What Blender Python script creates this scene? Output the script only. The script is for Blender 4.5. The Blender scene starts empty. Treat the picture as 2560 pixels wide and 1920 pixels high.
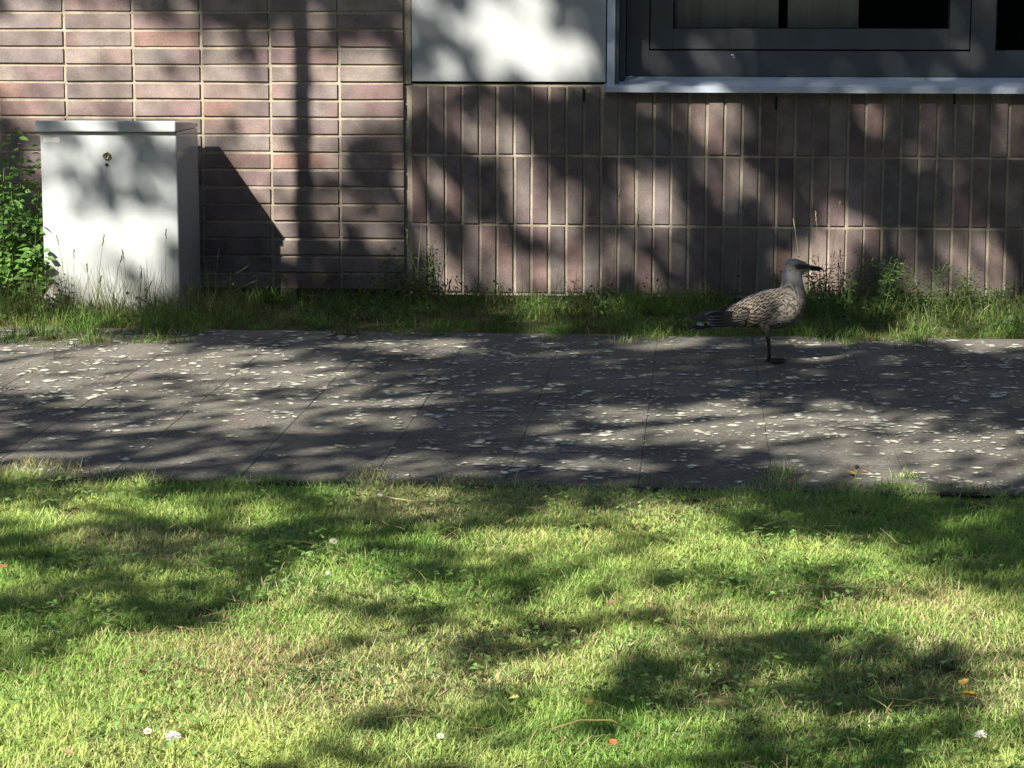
import bpy, bmesh, math, random
import numpy as np
from mathutils import Vector, Matrix
from mathutils.bvhtree import BVHTree
random.seed(7); rng = np.random.default_rng(11)
S = bpy.context.scene
# ------------------------------------------------------------------ camera, sky, sun, exposure
CAM = np.array([1.0408, -8.4312, 1.0626]); YAW, PITCH, ROLL, FPX = -.079, .162, .0008, 5874.0
def cam_axes():
    cy, sy, cp, sp = math.cos(YAW), math.sin(YAW), math.cos(PITCH), math.sin(PITCH)
    f = np.array([sy*cp, cy*cp, -sp]); r = np.array([cy, -sy, 0.]); u = np.cross(r, f)
    c, s = math.cos(ROLL), math.sin(ROLL)
    return c*r+s*u, -s*r+c*u, f
AR, AU, AF = cam_axes()
cd = bpy.data.cameras.new('camera'); cam = bpy.data.objects.new('camera', cd); S.collection.objects.link(cam)
cam.matrix_world = Matrix(((AR[0], AU[0], -AF[0], CAM[0]), (AR[1], AU[1], -AF[1], CAM[1]), (AR[2], AU[2], -AF[2], CAM[2]), (0, 0, 0, 1)))
cd.sensor_width = 36; cd.lens = FPX/2560*36; cd.clip_start = .1; cd.clip_end = 2000
S.camera = cam
SUN = np.array([.64, 1., -.97]); SUN /= np.linalg.norm(SUN)          # the way the sunlight travels
elev = math.asin(-SUN[2]); azi = math.atan2(-SUN[0], -SUN[1])        # azimuth of the sun from +Y, clockwise
w = bpy.data.worlds.new('World'); S.world = w; w.use_nodes = True
nt = w.node_tree; sk = nt.nodes.new('ShaderNodeTexSky'); sk.sky_type = 'NISHITA'; sk.sun_disc = False
sk.sun_elevation = elev; sk.sun_rotation = azi; sk.air_density = 1.0; sk.dust_density = .6
bg = nt.nodes['Background']; bg.inputs['Strength'].default_value = .05
nt.links.new(sk.outputs[0], bg.inputs[0])
ld = bpy.data.lights.new('sun', 'SUN'); ld.energy = 5.0; ld.angle = math.radians(.53); ld.color = (1, .93, .82)
sun = bpy.data.objects.new('sun', ld); S.collection.objects.link(sun)
sun.rotation_euler = Vector(SUN).to_track_quat('-Z', 'Y').to_euler(); sun.location = (-5, -9, 12)
S.view_settings.view_transform = 'Standard'; S.view_settings.look = 'None'
S.view_settings.exposure = 1.16; S.view_settings.gamma = 1
S.cycles.transparent_max_bounces = 16

def ray(u, v): return AF+(u-1280)/FPX*AR-(v-960)/FPX*AU
def G(u, v, z=0.):      # where a sight line meets the ground
    d = ray(u, v); return CAM+d*(z-CAM[2])/d[2]
def Wl(u, v, y=0.):     # ... or an upright plane
    d = ray(u, v); return CAM+d*(y-CAM[1])/d[1]

# ------------------------------------------------------------------ helpers
def tag(o, label=None, cat=None, group=None, kind=None):
    if label: o['label'] = label
    if cat: o['category'] = cat
    if group: o['group'] = group
    if kind: o['kind'] = kind
    return o
def link(name, me, mats, parent=None, loc=None):
    o = bpy.data.objects.new(name, me); S.collection.objects.link(o)
    for m in (mats if isinstance(mats, (list, tuple)) else [mats]): me.materials.append(m)
    if parent: o.parent = parent
    if loc is not None: o.location = loc
    return o
def empty(name, loc, rz=0.):
    o = bpy.data.objects.new(name, None); S.collection.objects.link(o); o.location = loc
    o.rotation_euler = (0, 0, rz); o.empty_display_size = .05; return o
def np_mesh(name, V, loops, sizes, col=None, smooth=False, mi=None):
    me = bpy.data.meshes.new(name); V = np.asarray(V, np.float32)
    me.vertices.add(len(V)); me.vertices.foreach_set('co', V.ravel())
    loops = np.asarray(loops, np.int32); sizes = np.asarray(sizes, np.int32)
    me.loops.add(len(loops)); me.loops.foreach_set('vertex_index', loops)
    me.polygons.add(len(sizes)); st = np.concatenate(([0], np.cumsum(sizes)[:-1])).astype(np.int32)
    me.polygons.foreach_set('loop_start', st); me.polygons.foreach_set('loop_total', sizes)
    if mi is not None: me.polygons.foreach_set('material_index', np.asarray(mi, np.int32))
    me.polygons.foreach_set('use_smooth', np.full(len(sizes), bool(smooth)))
    me.update(calc_edges=True)
    if col is not None:
        a = me.color_attributes.new('tint', 'FLOAT_COLOR', 'POINT')
        c = np.ones((len(V), 4), np.float32); c[:, :3] = col; a.data.foreach_set('color', c.ravel())
    me.validate(); return me
def inst(tv, tf, M, pos):
    """template verts tv (n,3), faces tf (lists), M (N,3,3) columns = local axes, pos (N,3)"""
    N, n = len(pos), len(tv)
    V = (np.einsum('nij,kj->nki', M, tv)+pos[:, None, :]).reshape(-1, 3)
    fl = np.concatenate([np.array(f) for f in tf]); sz = np.array([len(f) for f in tf])
    loops = (fl[None, :]+(np.arange(N)*n)[:, None]).ravel()
    return V, loops, np.tile(sz, N)
def join_batches(bs):
    V, L, Z, C, off = [], [], [], [], 0
    for v, l, z, c in bs:
        V.append(v); L.append(l+off); Z.append(z); C.append(c); off += len(v)
    return np.vstack(V), np.concatenate(L), np.concatenate(Z), np.vstack(C)
def hash2(i, j, s):
    h = (i.astype(np.int64)*374761393+j.astype(np.int64)*668265263+s*1442695041) & 0xffffffff
    h = ((h ^ (h >> 13))*1274126177) & 0xffffffff
    return ((h ^ (h >> 16)) & 0xffff)/65535.
def vnoise(x, y, s=0):
    i, j = np.floor(x), np.floor(y); fx, fy = x-i, y-j; fx = fx*fx*(3-2*fx); fy = fy*fy*(3-2*fy)
    i = i.astype(int); j = j.astype(int)
    a, b, c, d = hash2(i, j, s), hash2(i+1, j, s), hash2(i, j+1, s), hash2(i+1, j+1, s)
    return (a*(1-fx)+b*fx)*(1-fy)+(c*(1-fx)+d*fx)*fy
def fnoise(x, y, s=0, o=3):
    t, a, n = 0, 1., 0
    for k in range(o): t = t+a*vnoise(x*2**k, y*2**k, s+k*17); n += a; a *= .5
    return t/n
def box(bm, x0, x1, y0, y1, z0, z1, bev=0., seg=1):
    r = bmesh.ops.create_cube(bm, size=1)
    bmesh.ops.scale(bm, vec=(x1-x0, y1-y0, z1-z0), verts=r['verts'])
    bmesh.ops.translate(bm, vec=((x0+x1)/2, (y0+y1)/2, (z0+z1)/2), verts=r['verts'])
    if bev:
        es = {e for v in r['verts'] for e in v.link_edges}
        q = bmesh.ops.bevel(bm, geom=list(es), offset=bev, segments=seg, affect='EDGES', profile=.5)
        return q['verts']
    return r['verts']
def bm_obj(name, bm, mats, parent=None, smooth=False):
    me = bpy.data.meshes.new(name); bm.to_mesh(me); bm.free()
    if smooth:
        me.polygons.foreach_set('use_smooth', [True]*len(me.polygons))
    return link(name, me, mats, parent)
def boxes_obj(name, lst, mat, parent=None, bev=.001):
    bm = bmesh.new()
    for b in lst: box(bm, *b, bev=bev)
    return bm_obj(name, bm, mat, parent)
def tube(pts, rads, n=8):
    """verts, faces of a tapered tube"""
    pts = [Vector(p) for p in pts]; V, F = [], []
    up = Vector((.13, .2, 1)).normalized()
    for k, p in enumerate(pts):
        t = (pts[min(k+1, len(pts)-1)]-pts[max(k-1, 0)]).normalized()
        a = t.cross(up if abs(t.dot(up)) < .95 else Vector((1, 0, 0))).normalized(); b = t.cross(a)
        for i in range(n):
            an = 2*math.pi*i/n; V.append(p+(a*math.cos(an)+b*math.sin(an))*rads[k])
    for k in range(len(pts)-1):
        for i in range(n):
            j = (i+1) % n; F.append((k*n+i, k*n+j, (k+1)*n+j, (k+1)*n+i))
    F.append(tuple(range(n))[::-1]); F.append(tuple((len(pts)-1)*n+i for i in range(n)))
    return V, F
def pymesh(name, V, F, smooth=True):
    me = bpy.data.meshes.new(name); me.from_pydata([tuple(v) for v in V], [], F)
    if smooth: me.polygons.foreach_set('use_smooth', [True]*len(me.polygons))
    return me
def tubes_obj(name, tubes, mat, parent=None):
    V, F = [], []
    for p, r, n in tubes:
        v, f = tube(p, r, n); o = len(V); V += v; F += [tuple(i+o for i in q) for q in f]
    return link(name, pymesh(name, V, F), mat, parent)

# ------------------------------------------------------------------ materials
def mat(name, col, rough=.8, spec=.3, metal=0., noise=None, tint=False, bump=None, translucent=0., coord='Object'):
    m = bpy.data.materials.new(name); m.use_nodes = True; t = m.node_tree; b = t.nodes['Principled BSDF']
    b.inputs['Roughness'].default_value = rough; b.inputs['Specular IOR Level'].default_value = spec
    b.inputs['Metallic'].default_value = metal; b.inputs['Base Color'].default_value = (*col, 1)
    tc = t.nodes.new('ShaderNodeTexCoord'); cs = None
    if tint:
        a = t.nodes.new('ShaderNodeVertexColor'); a.layer_name = 'tint'; cs = a.outputs[0]
    if noise:     # list of (scale, detail, dark factor, light factor)
        for sc, de, lo, hi in noise:
            n = t.nodes.new('ShaderNodeTexNoise'); n.inputs['Scale'].default_value = sc; n.inputs['Detail'].default_value = de
            t.links.new(tc.outputs[coord], n.inputs['Vector'])
            r = t.nodes.new('ShaderNodeMapRange'); r.inputs[1].default_value = .3; r.inputs[2].default_value = .7
            r.inputs[3].default_value = lo; r.inputs[4].default_value = hi; t.links.new(n.outputs[0], r.inputs[0])
            mx = t.nodes.new('ShaderNodeMix'); mx.data_type = 'RGBA'; mx.blend_type = 'MULTIPLY'; mx.inputs[0].default_value = 1
            if cs: t.links.new(cs, mx.inputs[6])
            else: mx.inputs[6].default_value = (*col, 1)
            t.links.new(r.outputs[0], mx.inputs[7]); cs = mx.outputs[2]
    if cs: t.links.new(cs, b.inputs['Base Color'])
    if bump:
        n = t.nodes.new('ShaderNodeTexNoise'); n.inputs['Scale'].default_value = bump[0]; n.inputs['Detail'].default_value = 4
        t.links.new(tc.outputs[coord], n.inputs['Vector'])
        bp = t.nodes.new('ShaderNodeBump'); bp.inputs['Strength'].default_value = bump[1]; bp.inputs['Distance'].default_value = bump[2]
        t.links.new(n.outputs[0], bp.inputs['Height']); t.links.new(bp.outputs[0], b.inputs['Normal'])
    if translucent:
        tr = t.nodes.new('ShaderNodeBsdfTranslucent'); ms = t.nodes.new('ShaderNodeMixShader'); ms.inputs[0].default_value = translucent
        if cs: t.links.new(cs, tr.inputs[0])
        else: tr.inputs[0].default_value = (*col, 1)
        out = t.nodes['Material Output']
        t.links.new(b.outputs[0], ms.inputs[1]); t.links.new(tr.outputs[0], ms.inputs[2]); t.links.new(ms.outputs[0], out.inputs[0])
    return m
M_brick = mat('brick', (.3, .2, .17), .55, .35, tint=True, noise=[(2.2, 4, .82, 1.14), (14, 4, .72, 1.22), (160, 3, .84, 1.12)], bump=(220, .25, .002))
M_mortar = mat('mortar', (.42, .37, .29), .95, .1, noise=[(30, 4, .8, 1.15), (300, 2, .8, 1.2)], bump=(300, .5, .003))
M_concrete = mat('plinth concrete', (.06, .058, .05), .95, .1, noise=[(8, 4, .7, 1.3), (200, 2, .8, 1.2)])
M_panel = mat('white cladding', (.46, .485, .495), .38, .4, noise=[(3, 4, .96, 1.02)])
M_alu = mat('white aluminium trim', (.62, .70, .80), .22, .6, noise=[(9, 4, .9, 1.05)])
M_frame = mat('grey window frame', (.095, .108, .118), .4, .4, noise=[(12, 4, .88, 1.08)])
M_gasket = mat('black gasket', (.01, .011, .012), .6, .3)
M_room = mat('room wall', (.05, .05, .05), .9, .1)
M_curtain = mat('beige curtain', (.86, .84, .76), .9, .1, noise=[(6, 2, .85, 1.1)])
M_cab = mat('cabinet paint', (.55, .585, .60), .12, .5, noise=[(5, 4, .93, 1.03), (40, 4, .96, 1.02)])
def soil_foot(m, z1):
    t = m.node_tree; b = t.nodes['Principled BSDF']; src = b.inputs['Base Color'].links[0].from_socket
    tc = t.nodes.new('ShaderNodeTexCoord'); sp = t.nodes.new('ShaderNodeSeparateXYZ'); t.links.new(tc.outputs['Object'], sp.inputs[0])
    n = t.nodes.new('ShaderNodeTexNoise'); n.inputs['Scale'].default_value = 26; n.inputs['Detail'].default_value = 6; t.links.new(tc.outputs['Object'], n.inputs['Vector'])
    r = t.nodes.new('ShaderNodeMapRange'); r.inputs[1].default_value = z1; r.inputs[2].default_value = 0; t.links.new(sp.outputs[2], r.inputs[0])
    mu = t.nodes.new('ShaderNodeMath'); mu.operation = 'MULTIPLY'; t.links.new(r.outputs[0], mu.inputs[0]); t.links.new(n.outputs[0], mu.inputs[1])
    mx = t.nodes.new('ShaderNodeMix'); mx.data_type = 'RGBA'; t.links.new(mu.outputs[0], mx.inputs[0]); t.links.new(src, mx.inputs[6]); mx.inputs[7].default_value = (.20, .18, .12, 1)
    t.links.new(mx.outputs[2], b.inputs['Base Color'])
soil_foot(M_cab, .3)
M_lock = mat('lock metal', (.42, .38, .26), .35, .6, .7)
M_dark = mat('dark screw', (.05, .045, .04), .5, .4, .5)
M_sticker = mat('white sticker', (.85, .85, .82), .5, .3)
M_slab = mat('concrete slab', (.135, .128, .118), .92, .18, tint=True, noise=[(3.5, 5, .72, 1.22), (60, 4, .75, 1.25), (420, 2, .5, 1.55)], bump=(420, .6, .003))
M_lichen = mat('pale lichen', (.40, .41, .36), .95, .1, tint=True, noise=[(260, 3, .8, 1.15)], bump=(300, .4, .002))
M_joint = mat('joint soil', (.10, .095, .075), 1., .05, noise=[(7, 3, .3, 1.5), (60, 3, .5, 1.6)])
M_soil = mat('lawn soil', (.10, .10, .045), 1., .05, noise=[(2.2, 4, .6, 1.5), (70, 4, .5, 1.6)], bump=(60, .8, .01))
M_grass = mat('grass blades', (.1, .15, .04), .55, .25, tint=True, translucent=.45)
M_leaf = mat('weed leaves', (.1, .15, .04), .5, .3, tint=True, translucent=.3)
M_tree = mat('tree leaves', (.05, .08, .025), .6, .2, tint=True, translucent=.06)
M_bark = mat('bark', (.13, .11, .09), .95, .1, noise=[(12, 5, .5, 1.4)], bump=(40, .7, .02))
M_post = mat('galvanised steel', (.32, .33, .34), .5, .4, .6, noise=[(20, 3, .8, 1.1)])
M_feather = mat('feathers', (.4, .36, .3), .8, .15, tint=True, noise=[(330, 3, .82, 1.12)], bump=(380, .5, .0015))
M_bill = mat('bill', (.018, .014, .013), .4, .4)
M_eye = mat('eye', (.008, .006, .005), .1, .7)
M_leg = mat('gull leg skin', (.05, .042, .04), .6, .3, noise=[(200, 3, .7, 1.2)])
M_stone = mat('pale stone', (.38, .36, .31), .9, .2, noise=[(25, 4, .7, 1.2)], bump=(60, .5, .004))
M_dry = mat('dry stalk', (.42, .36, .2), .8, .2, translucent=.15, noise=[(60, 2, .8, 1.15)])
M_green_stem = mat('green stem', (.13, .19, .05), .7, .2, translucent=.15)
M_petal = mat('white petals', (.8, .8, .76), .7, .2, translucent=.2)
M_yolk = mat('flower centre', (.6, .42, .04), .7, .2)
def glass():
    m = bpy.data.materials.new('window glass'); m.use_nodes = True; t = m.node_tree; t.nodes.clear()
    o = t.nodes.new('ShaderNodeOutputMaterial'); tr = t.nodes.new('ShaderNodeBsdfTransparent'); tr.inputs[0].default_value = (.93, .94, .92, 1)
    gl = t.nodes.new('ShaderNodeBsdfGlossy'); gl.inputs['Roughness'].default_value = .01; gl.inputs[0].default_value = (1, 1, 1, 1)
    fr = t.nodes.new('ShaderNodeFresnel'); fr.inputs[0].default_value = 1.45; mx = t.nodes.new('ShaderNodeMixShader')
    t.links.new(fr.outputs[0], mx.inputs[0]); t.links.new(tr.outputs[0], mx.inputs[1]); t.links.new(gl.outputs[0], mx.inputs[2]); t.links.new(mx.outputs[0], o.inputs[0])
    return m
M_glass = glass()

# ------------------------------------------------------------------ building
bld = empty('brick_building', (0, 0, 0))
tag(bld, 'building of long thin bricks with a white panel and a grey window', 'building')
PAL = np.array([(.27, .20, .17), (.30, .235, .20), (.235, .20, .19), (.21, .19, .17), (.26, .165, .145), (.225, .155, .15), (.30, .255, .215), (.17, .135, .125), (.25, .215, .185)])
def brick_wall(name, cells, yf, parent, gain=1., sat=1.):
    V, L, Z, C, off = [], [], [], [], 0
    for (x0, x1, z0, z1) in cells:
        j = lambda s: random.uniform(-s, s)
        x0 += .005+j(.0013); x1 -= .005+j(.0013); z0 += .005+j(.0011); z1 -= .005+j(.0011); y = yf+j(.002); c = .0016
        # front face inset for a worn arris, sides back to the wall core; long side cut in four so colour can drift along it
        horiz = (x1-x0) > (z1-z0); n = 6
        base = np.array(PAL[random.randrange(len(PAL))])*random.uniform(.85, 1.2)*1.45
        alt = np.array(PAL[random.randrange(len(PAL))])*random.uniform(.85, 1.15)*1.45
        if random.random() < .025: base = np.array((.42, .24, .18))
        if random.random() < .10: alt = base*.55
        pm = np.array((.325, .262, .238)); base = (base*.62+pm*.38)*np.array((.985, .965, 1.005)); alt = (alt*.62+pm*.38)*np.array((.985, .965, 1.005))
        base = (base*sat+base.mean()*(1-sat))*gain; alt = (alt*sat+alt.mean()*(1-sat))*gain
        ph = random.uniform(0, 1); rows = []
        tilt = j(.0024)
        for k in range(n+1):
            s = k/n
            if horiz:
                xx = x0+(x1-x0)*s; e = c if k in (0, n) else 0; xi = min(max(xx, x0+c), x1-c); dz = (s-.5)*tilt
                rows.append([(xx, yf+.012, z0+dz), (xx, y+c, z0+dz), (xi, y, z0+c+dz), (xi, y, z1-c+dz), (xx, y+c, z1+dz), (xx, yf+.012, z1+dz)])
            else:
                zz = z0+(z1-z0)*s; zi = min(max(zz, z0+c), z1-c); dx = (s-.5)*tilt
                rows.append([(x1+dx, yf+.012, zz), (x1+dx, y+c, zz), (x1-c+dx, y, zi), (x0+c+dx, y, zi), (x0+dx, y+c, zz), (x0+dx, yf+.012, zz)])
        # end caps
        if horiz:
            capA = [(x0, y+c, z0), (x0, y+c, z1)]; capB = [(x1, y+c, z0), (x1, y+c, z1)]
        m = len(rows[0]); fl = []
        for k, r in enumerate(rows):
            s = k/n; mixv = min(max((s-ph)*4+.5, 0), 1)
            for p in r: V.append(p); C.append(base*(1-mixv)+alt*mixv)
        for k in range(n):
            for i in range(m-1):
                a = off+k*m+i; fl.append((a, a+m, a+m+1, a+1))
        fl.append(tuple(off+i for i in range(m))); fl.append(tuple(off+n*m+i for i in range(m))[::-1])
        for f in fl: L += f; Z.append(len(f))
        off = len(V)
    me = np_mesh(name, V, L, Z, np.array(C)); bm = bmesh.new(); bm.from_mesh(me); bmesh.ops.recalc_face_normals(bm, faces=bm.faces); bm.to_mesh(me); bm.free()
    return link(name, me, M_brick, parent)
ZH, ZV = 1.0181, .7623        # a bed joint of the flat bricks; the top of the bricks on end
cells = []
for i in range(16):
    for k in range(-30, 17):
        z0 = ZH+.0625*k
        if z0 > .0: cells.append((-.25*(i+1), -.25*i-(.012 if i == 0 else 0), z0, z0+.0625))
hw = boxes_obj('brick_wall', [(-4.01, -.0175, -.012+.0064, .2, -.1, ZH+.0625*17)], M_mortar, bld)
tag(hw, 'wall section with bricks laid flat in straight columns')
brick_wall('bricks', cells, -.012, hw, .76, 1.)
cells = []
for i in range(74):
    for k in range(3):
        cells.append((.0057+.0625*i, .0057+.0625*(i+1), ZV-.25*(k+1), ZV-.25*k))
vw = boxes_obj('brick_wall', [(-.017, 4.64, .0064, .2, -.1, ZV+.004)], M_mortar, bld)
tag(vw, 'wall section with bricks standing on end')
brick_wall('bricks', cells, 0., vw, .62, .95)
boxes_obj('plinth', [(-4.01, -.017, -.016, -.0078, -.12, .026), (-.014, 4.64, -.009, .0042, -.12, .006)], M_concrete, bld, 0)
# weep holes in the top row of upright joints
wh = [Wl(u, v)[0] for u, v in ((1459, 235), (1940, 270), (2386, 250))]
for x, z in zip(wh, (.731, .705, .728)): boxes_obj('weep_hole', [(x-.004, x+.004, -.0009, .0046, z-.026, z+.02)], M_gasket, vw, 0)
# white panel between the brick section and the window
pl = Wl(1030, 200, -.004); pr = Wl(1514, 200, -.004); pz = Wl(1200, 204, -.004)[2]
panel = boxes_obj('cladding_panel', [(pl[0], pr[0], -.006, .03, pz, 2.1)], M_panel, bld, .0012)
boxes_obj('mortar_strip', [(-.0165, pl[0]-.004, -.001, .011, ZV+.0045, 2.09)], M_mortar, bld, 0)
boxes_obj('panel_joint', [(-.0165, pr[0]+.004, .012, .19, ZV+.0045, 2.09)], M_gasket, bld, 0)
# window, x from the surround to well right of the picture
wx0 = Wl(1518, 100, -.02)[0]; wxt = Wl(1538, 100, -.02)[0]; XR = 4.6
zs0 = Wl(1900, 232, -.04)[2]                       # bottom of the sill front
YF = .11                                            # frame face, set back in the reveal
win = boxes_obj('window', [(wxt+.002, XR, YF+.03, YF+.07, .80, .84)], M_frame, bld)   # hidden inner rail the frame stands on
trim = boxes_obj('surround_trim', [(wx0, wxt, -.018, .10, zs0+.012, 2.1)], M_alu, win, .0015)
bm = bmesh.new()
zl = zs0+.021
prof = [(-.040, zs0), (-.040, zl), (YF-.002, zl+.030), (YF-.002, zs0+.01), (-.03, zs0+.01), (-.036, zs0)]
xa, xb = wx0-.004, XR
va = [bm.verts.new((xa, y, z)) for y, z in prof]; vb = [bm.verts.new((xb, y, z)) for y, z in prof]
for i in range(6): bm.faces.new((va[i], va[(i+1) % 6], vb[(i+1) % 6], vb[i]))
bm.faces.new(va[::-1]); bm.faces.new(vb); bmesh.ops.recalc_face_normals(bm, faces=bm.faces)
bm_obj('sill', bm, M_alu, win)
boxes_obj('sill_end_cap', [(wx0-.010, wx0-.0045, -.043, .004, zs0-.003, zl+.008)], M_alu, win, .001)
boxes_obj('reveal', [(wxt+.0005, wxt+.014, -.012, YF+.02, zl+.004, 2.1), (wxt+.0145, wxt+.034, .035, YF+.02, zl+.02, 2.1)], M_frame, win, .001)
def fx(u, y=YF): return Wl(u, 100, y)[0]
def fz(v, y=YF): return Wl(1900, v, y)[2]
zb = zl+.031
gx0, gx1, gz = fx(1623), fx(2427), fz(125)
ix0, ix1, iz = fx(1682), fx(2374), fz(72)
nx0, nz = fx(2489), fz(125)
zt = 2.1
boxes_obj('window_frame', [(wxt+.036, gx0, YF, YF+.06, zb, zt), (gx0, gx1, YF+.0004, YF+.06, zb, gz-.003), (gx1, nx0, YF, YF+.06, zb, zt), (nx0, XR, YF+.0004, YF+.06, zb, nz)], M_frame, win, .0012)
sash = boxes_obj('sash', [(gx0+.004, ix0, YF+.001, YF+.055, gz+.0025, zt), (ix1, gx1-.004, YF+.001, YF+.055, gz+.0025, zt), (ix0, ix1, YF+.0014, YF+.055, gz+.0025, iz)], M_frame, win, .0012)
boxes_obj('gasket', [(ix0, ix0+.006, YF+.012, YF+.05, iz, zt), (ix1-.006, ix1, YF+.012, YF+.05, iz, zt), (ix0+.006, ix1-.006, YF+.012, YF+.05, iz, iz+.004),
                     (nx0, nx0+.006, YF+.012, YF+.05, nz, zt), (nx0+.006, XR, YF+.012, YF+.05, nz, nz+.003),
                     (gx0-.0005, gx0+.0045, YF+.02, YF+.05, gz, zt), (gx1-.0045, gx1+.0005, YF+.02, YF+.05, gz, zt), (gx0, gx1, YF+.02, YF+.05, gz-.0032, gz+.003)], M_gasket, win, 0)
boxes_obj('glass_pane', [(ix0+.002, ix1-.002, YF+.028, YF+.034, iz+.001, zt)], M_glass, win, 0)
boxes_obj('glass_pane', [(nx0+.002, XR, YF+.028, YF+.034, nz+.001, zt)], M_glass, win, 0)
boxes_obj('drain_cover', [(fx(1828), fx(1828)+.010, YF-.0035, YF-.0001, fz(137)-.003, fz(137)+.002), (fx(1833), fx(1833)+.008, YF-.003, YF-.0001, fz(143)-.002, fz(143)+.001)], M_alu, win, 0)
# upper wall and the dim room behind the glass
boxes_obj('room', [(wxt, XR, 2.2, 2.3, -.1, 2.2), (wxt-.12, wxt-.02, .2, 2.3, -.1, 2.2), (wxt-.02, XR, .2, 2.2, -.15, -.1), (wxt-.12, XR, .0, 2.3, 2.2, 2.3), (XR, XR+.1, .1, 2.3, -.15, 2.2)], M_room, bld, 0)
boxes_obj('upper_wall', [(-4.01, XR+.1, .02, .3, 2.105, 3.2)], M_panel, bld, 0)
def curtain(x0, x1, yb, label, folds=9, amp=.004):
    n = 90; V, F = [], []
    for k in range(n+1):
        s = k/n; x = x0+(x1-x0)*s; y = yb+amp*math.sin(s*folds*6.283)+.5*amp*math.sin(s*folds*2.7*6.283+1)
        V += [(x, y, .35), (x, y, 2.08), (x, y+.002, 2.08), (x, y+.002, .35)]
    for k in range(n):
        for i in range(4): F.append((4*k+i, 4*k+(i+1) % 4, 4*k+4+(i+1) % 4, 4*k+4+i))
    F += [(0, 1, 2, 3), (4*n, 4*n+3, 4*n+2, 4*n+1)]
    return tag(link('curtain', pymesh('curtain', V, F), M_curtain), label, 'curtain')
curtain(fx(1660, .3), fx(1945, .3), .3, 'wider beige curtain hanging behind the left of the window glass', 5)
curtain(fx(1968, .34), fx(2145, .34), .34, 'narrower beige curtain hanging behind the middle of the window glass', 3)
# ------------------------------------------------------------------ utility cabinet
CX0, CX1, CY0, CY1, CZ = -1.225, -.747, -.45, -.102, .612
cab = empty('utility_cabinet', ((CX0+CX1)/2, (CY0+CY1)/2, 0))
tag(cab, 'white metal utility cabinet with overhanging lid standing against the wall', 'cabinet')
def loc(*b): ox, oy = cab.location[0], cab.location[1]; return (b[0]-ox, b[1]-ox, b[2]-oy, b[3]-oy, b[4], b[5])
bm = bmesh.new(); box(bm, *loc(CX0, CX1, CY0, CY1, -.05, CZ), bev=.006, seg=3); bm_obj('body', bm, M_cab, cab)
bm = bmesh.new(); vs = box(bm, *loc(CX0-.013, CX1+.001, CY0-.016, CY1+.0, CZ+.0015, .652), bev=.006, seg=3)
for v in bm.verts:
    if v.co.z > .63: v.co.z -= .021*(v.co.y+cab.location[1]-CY0)/(CY1-CY0)
bm_obj('lid', bm, M_cab, cab)
lx, _, lz = Wl(267, 389, CY0); ox, oy = cab.location[0], cab.location[1]
def disc(name, x, z, r, d, m, parent, r2=None):
    V = []; n = 20
    for (rr, yy) in ((r, CY0+.001), (r, CY0-d), (r*.72, CY0-d*1.3), (r*.66, CY0-d*.7), (r*.3, CY0-d*.7), (.0001, CY0-d*.7)):
        V += [(x-ox+rr*math.cos(2*math.pi*k/n), yy-oy, z+rr*math.sin(2*math.pi*k/n)) for k in range(n)]
    F = [(a*n+k, a*n+(k+1) % n, (a+1)*n+(k+1) % n, (a+1)*n+k) for a in range(5) for k in range(n)]
    return link(name, pymesh(name, V, F), m, parent)
lk = disc('lock', lx, lz, .0135, .006, M_lock, cab)
boxes_obj('keyhole', [(lx-ox-.0015, lx-ox+.0015, CY0-oy-.0062, CY0-oy-.0035, lz-.006, lz+.006)], M_dark, lk, 0)
lx2, _, lz2 = Wl(267, 412, CY0); disc('screw', lx2, lz2, .0055, .003, M_dark, cab)
s0 = Wl(108, 343, CY0); s1 = Wl(150, 356, CY0)
boxes_obj('sticker', [(s0[0]-ox, s1[0]-ox, CY0-oy-.0012, CY0-oy-.0002, s1[2], s0[2])], M_sticker, cab, 0)
# ------------------------------------------------------------------ ground
EDGE0, EDGE1 = -.93, -3.33      # pavement between the wall grass and the lawn
bm = bmesh.new(); v = [bm.verts.new(p) for p in ((-300, -300, -.012), (300, -300, -.012), (300, 300, -.012), (-300, 300, -.012))]; bm.faces.new(v)
tag(bm_obj('ground', bm, M_soil), kind='structure')
boxes_obj('', [], M_joint) if False else None
V, L, Z, C, MI, off = [], [], [], [], [], 0
bm = bmesh.new()
XS0 = 1.2182
def add_poly(pts, col, mi):
    global off
    V.extend(pts); C.extend([col]*len(pts)); L.extend(range(off, off+len(pts))); Z.append(len(pts)); MI.append(mi); off += len(pts)
add_poly([(-14, EDGE1-.02, -.0026), (14, EDGE1-.02, -.0026), (14, EDGE0+.02, -.0026), (-14, EDGE0+.02, -.0026)], (.03, .03, .02), 2)
for i in range(-44, 43):
    for j in range(8):
        g = random.uniform(.0003, .0009); x0 = XS0+.3*i+g; x1 = XS0+.3*(i+1)-g; y0 = EDGE1+.3*j+g; y1 = EDGE1+.3*(j+1)-g
        sk_ = [random.uniform(-.0012, .0) for _ in range(4)]; c = .0012; cc = random.uniform(.9, 1.12); col = (.148*cc, .140*cc, .122*cc)
        top = [(x0+c, y0+c, sk_[0]), (x1-c, y0+c, sk_[1]), (x1-c, y1-c, sk_[2]), (x0+c, y1-c, sk_[3])]
        mid = [(x0, y0, sk_[0]-c), (x1, y0, sk_[1]-c), (x1, y1, sk_[2]-c), (x0, y1, sk_[3]-c)]
        low = [(p[0], p[1], -.03) for p in mid]
        add_poly(top, col, 0)
        for k in range(4):
            q = (k+1) % 4; add_poly([mid[k], mid[q], top[q], top[k]], col, 0); add_poly([low[k], low[q], mid[q], mid[k]], col, 0)
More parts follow.
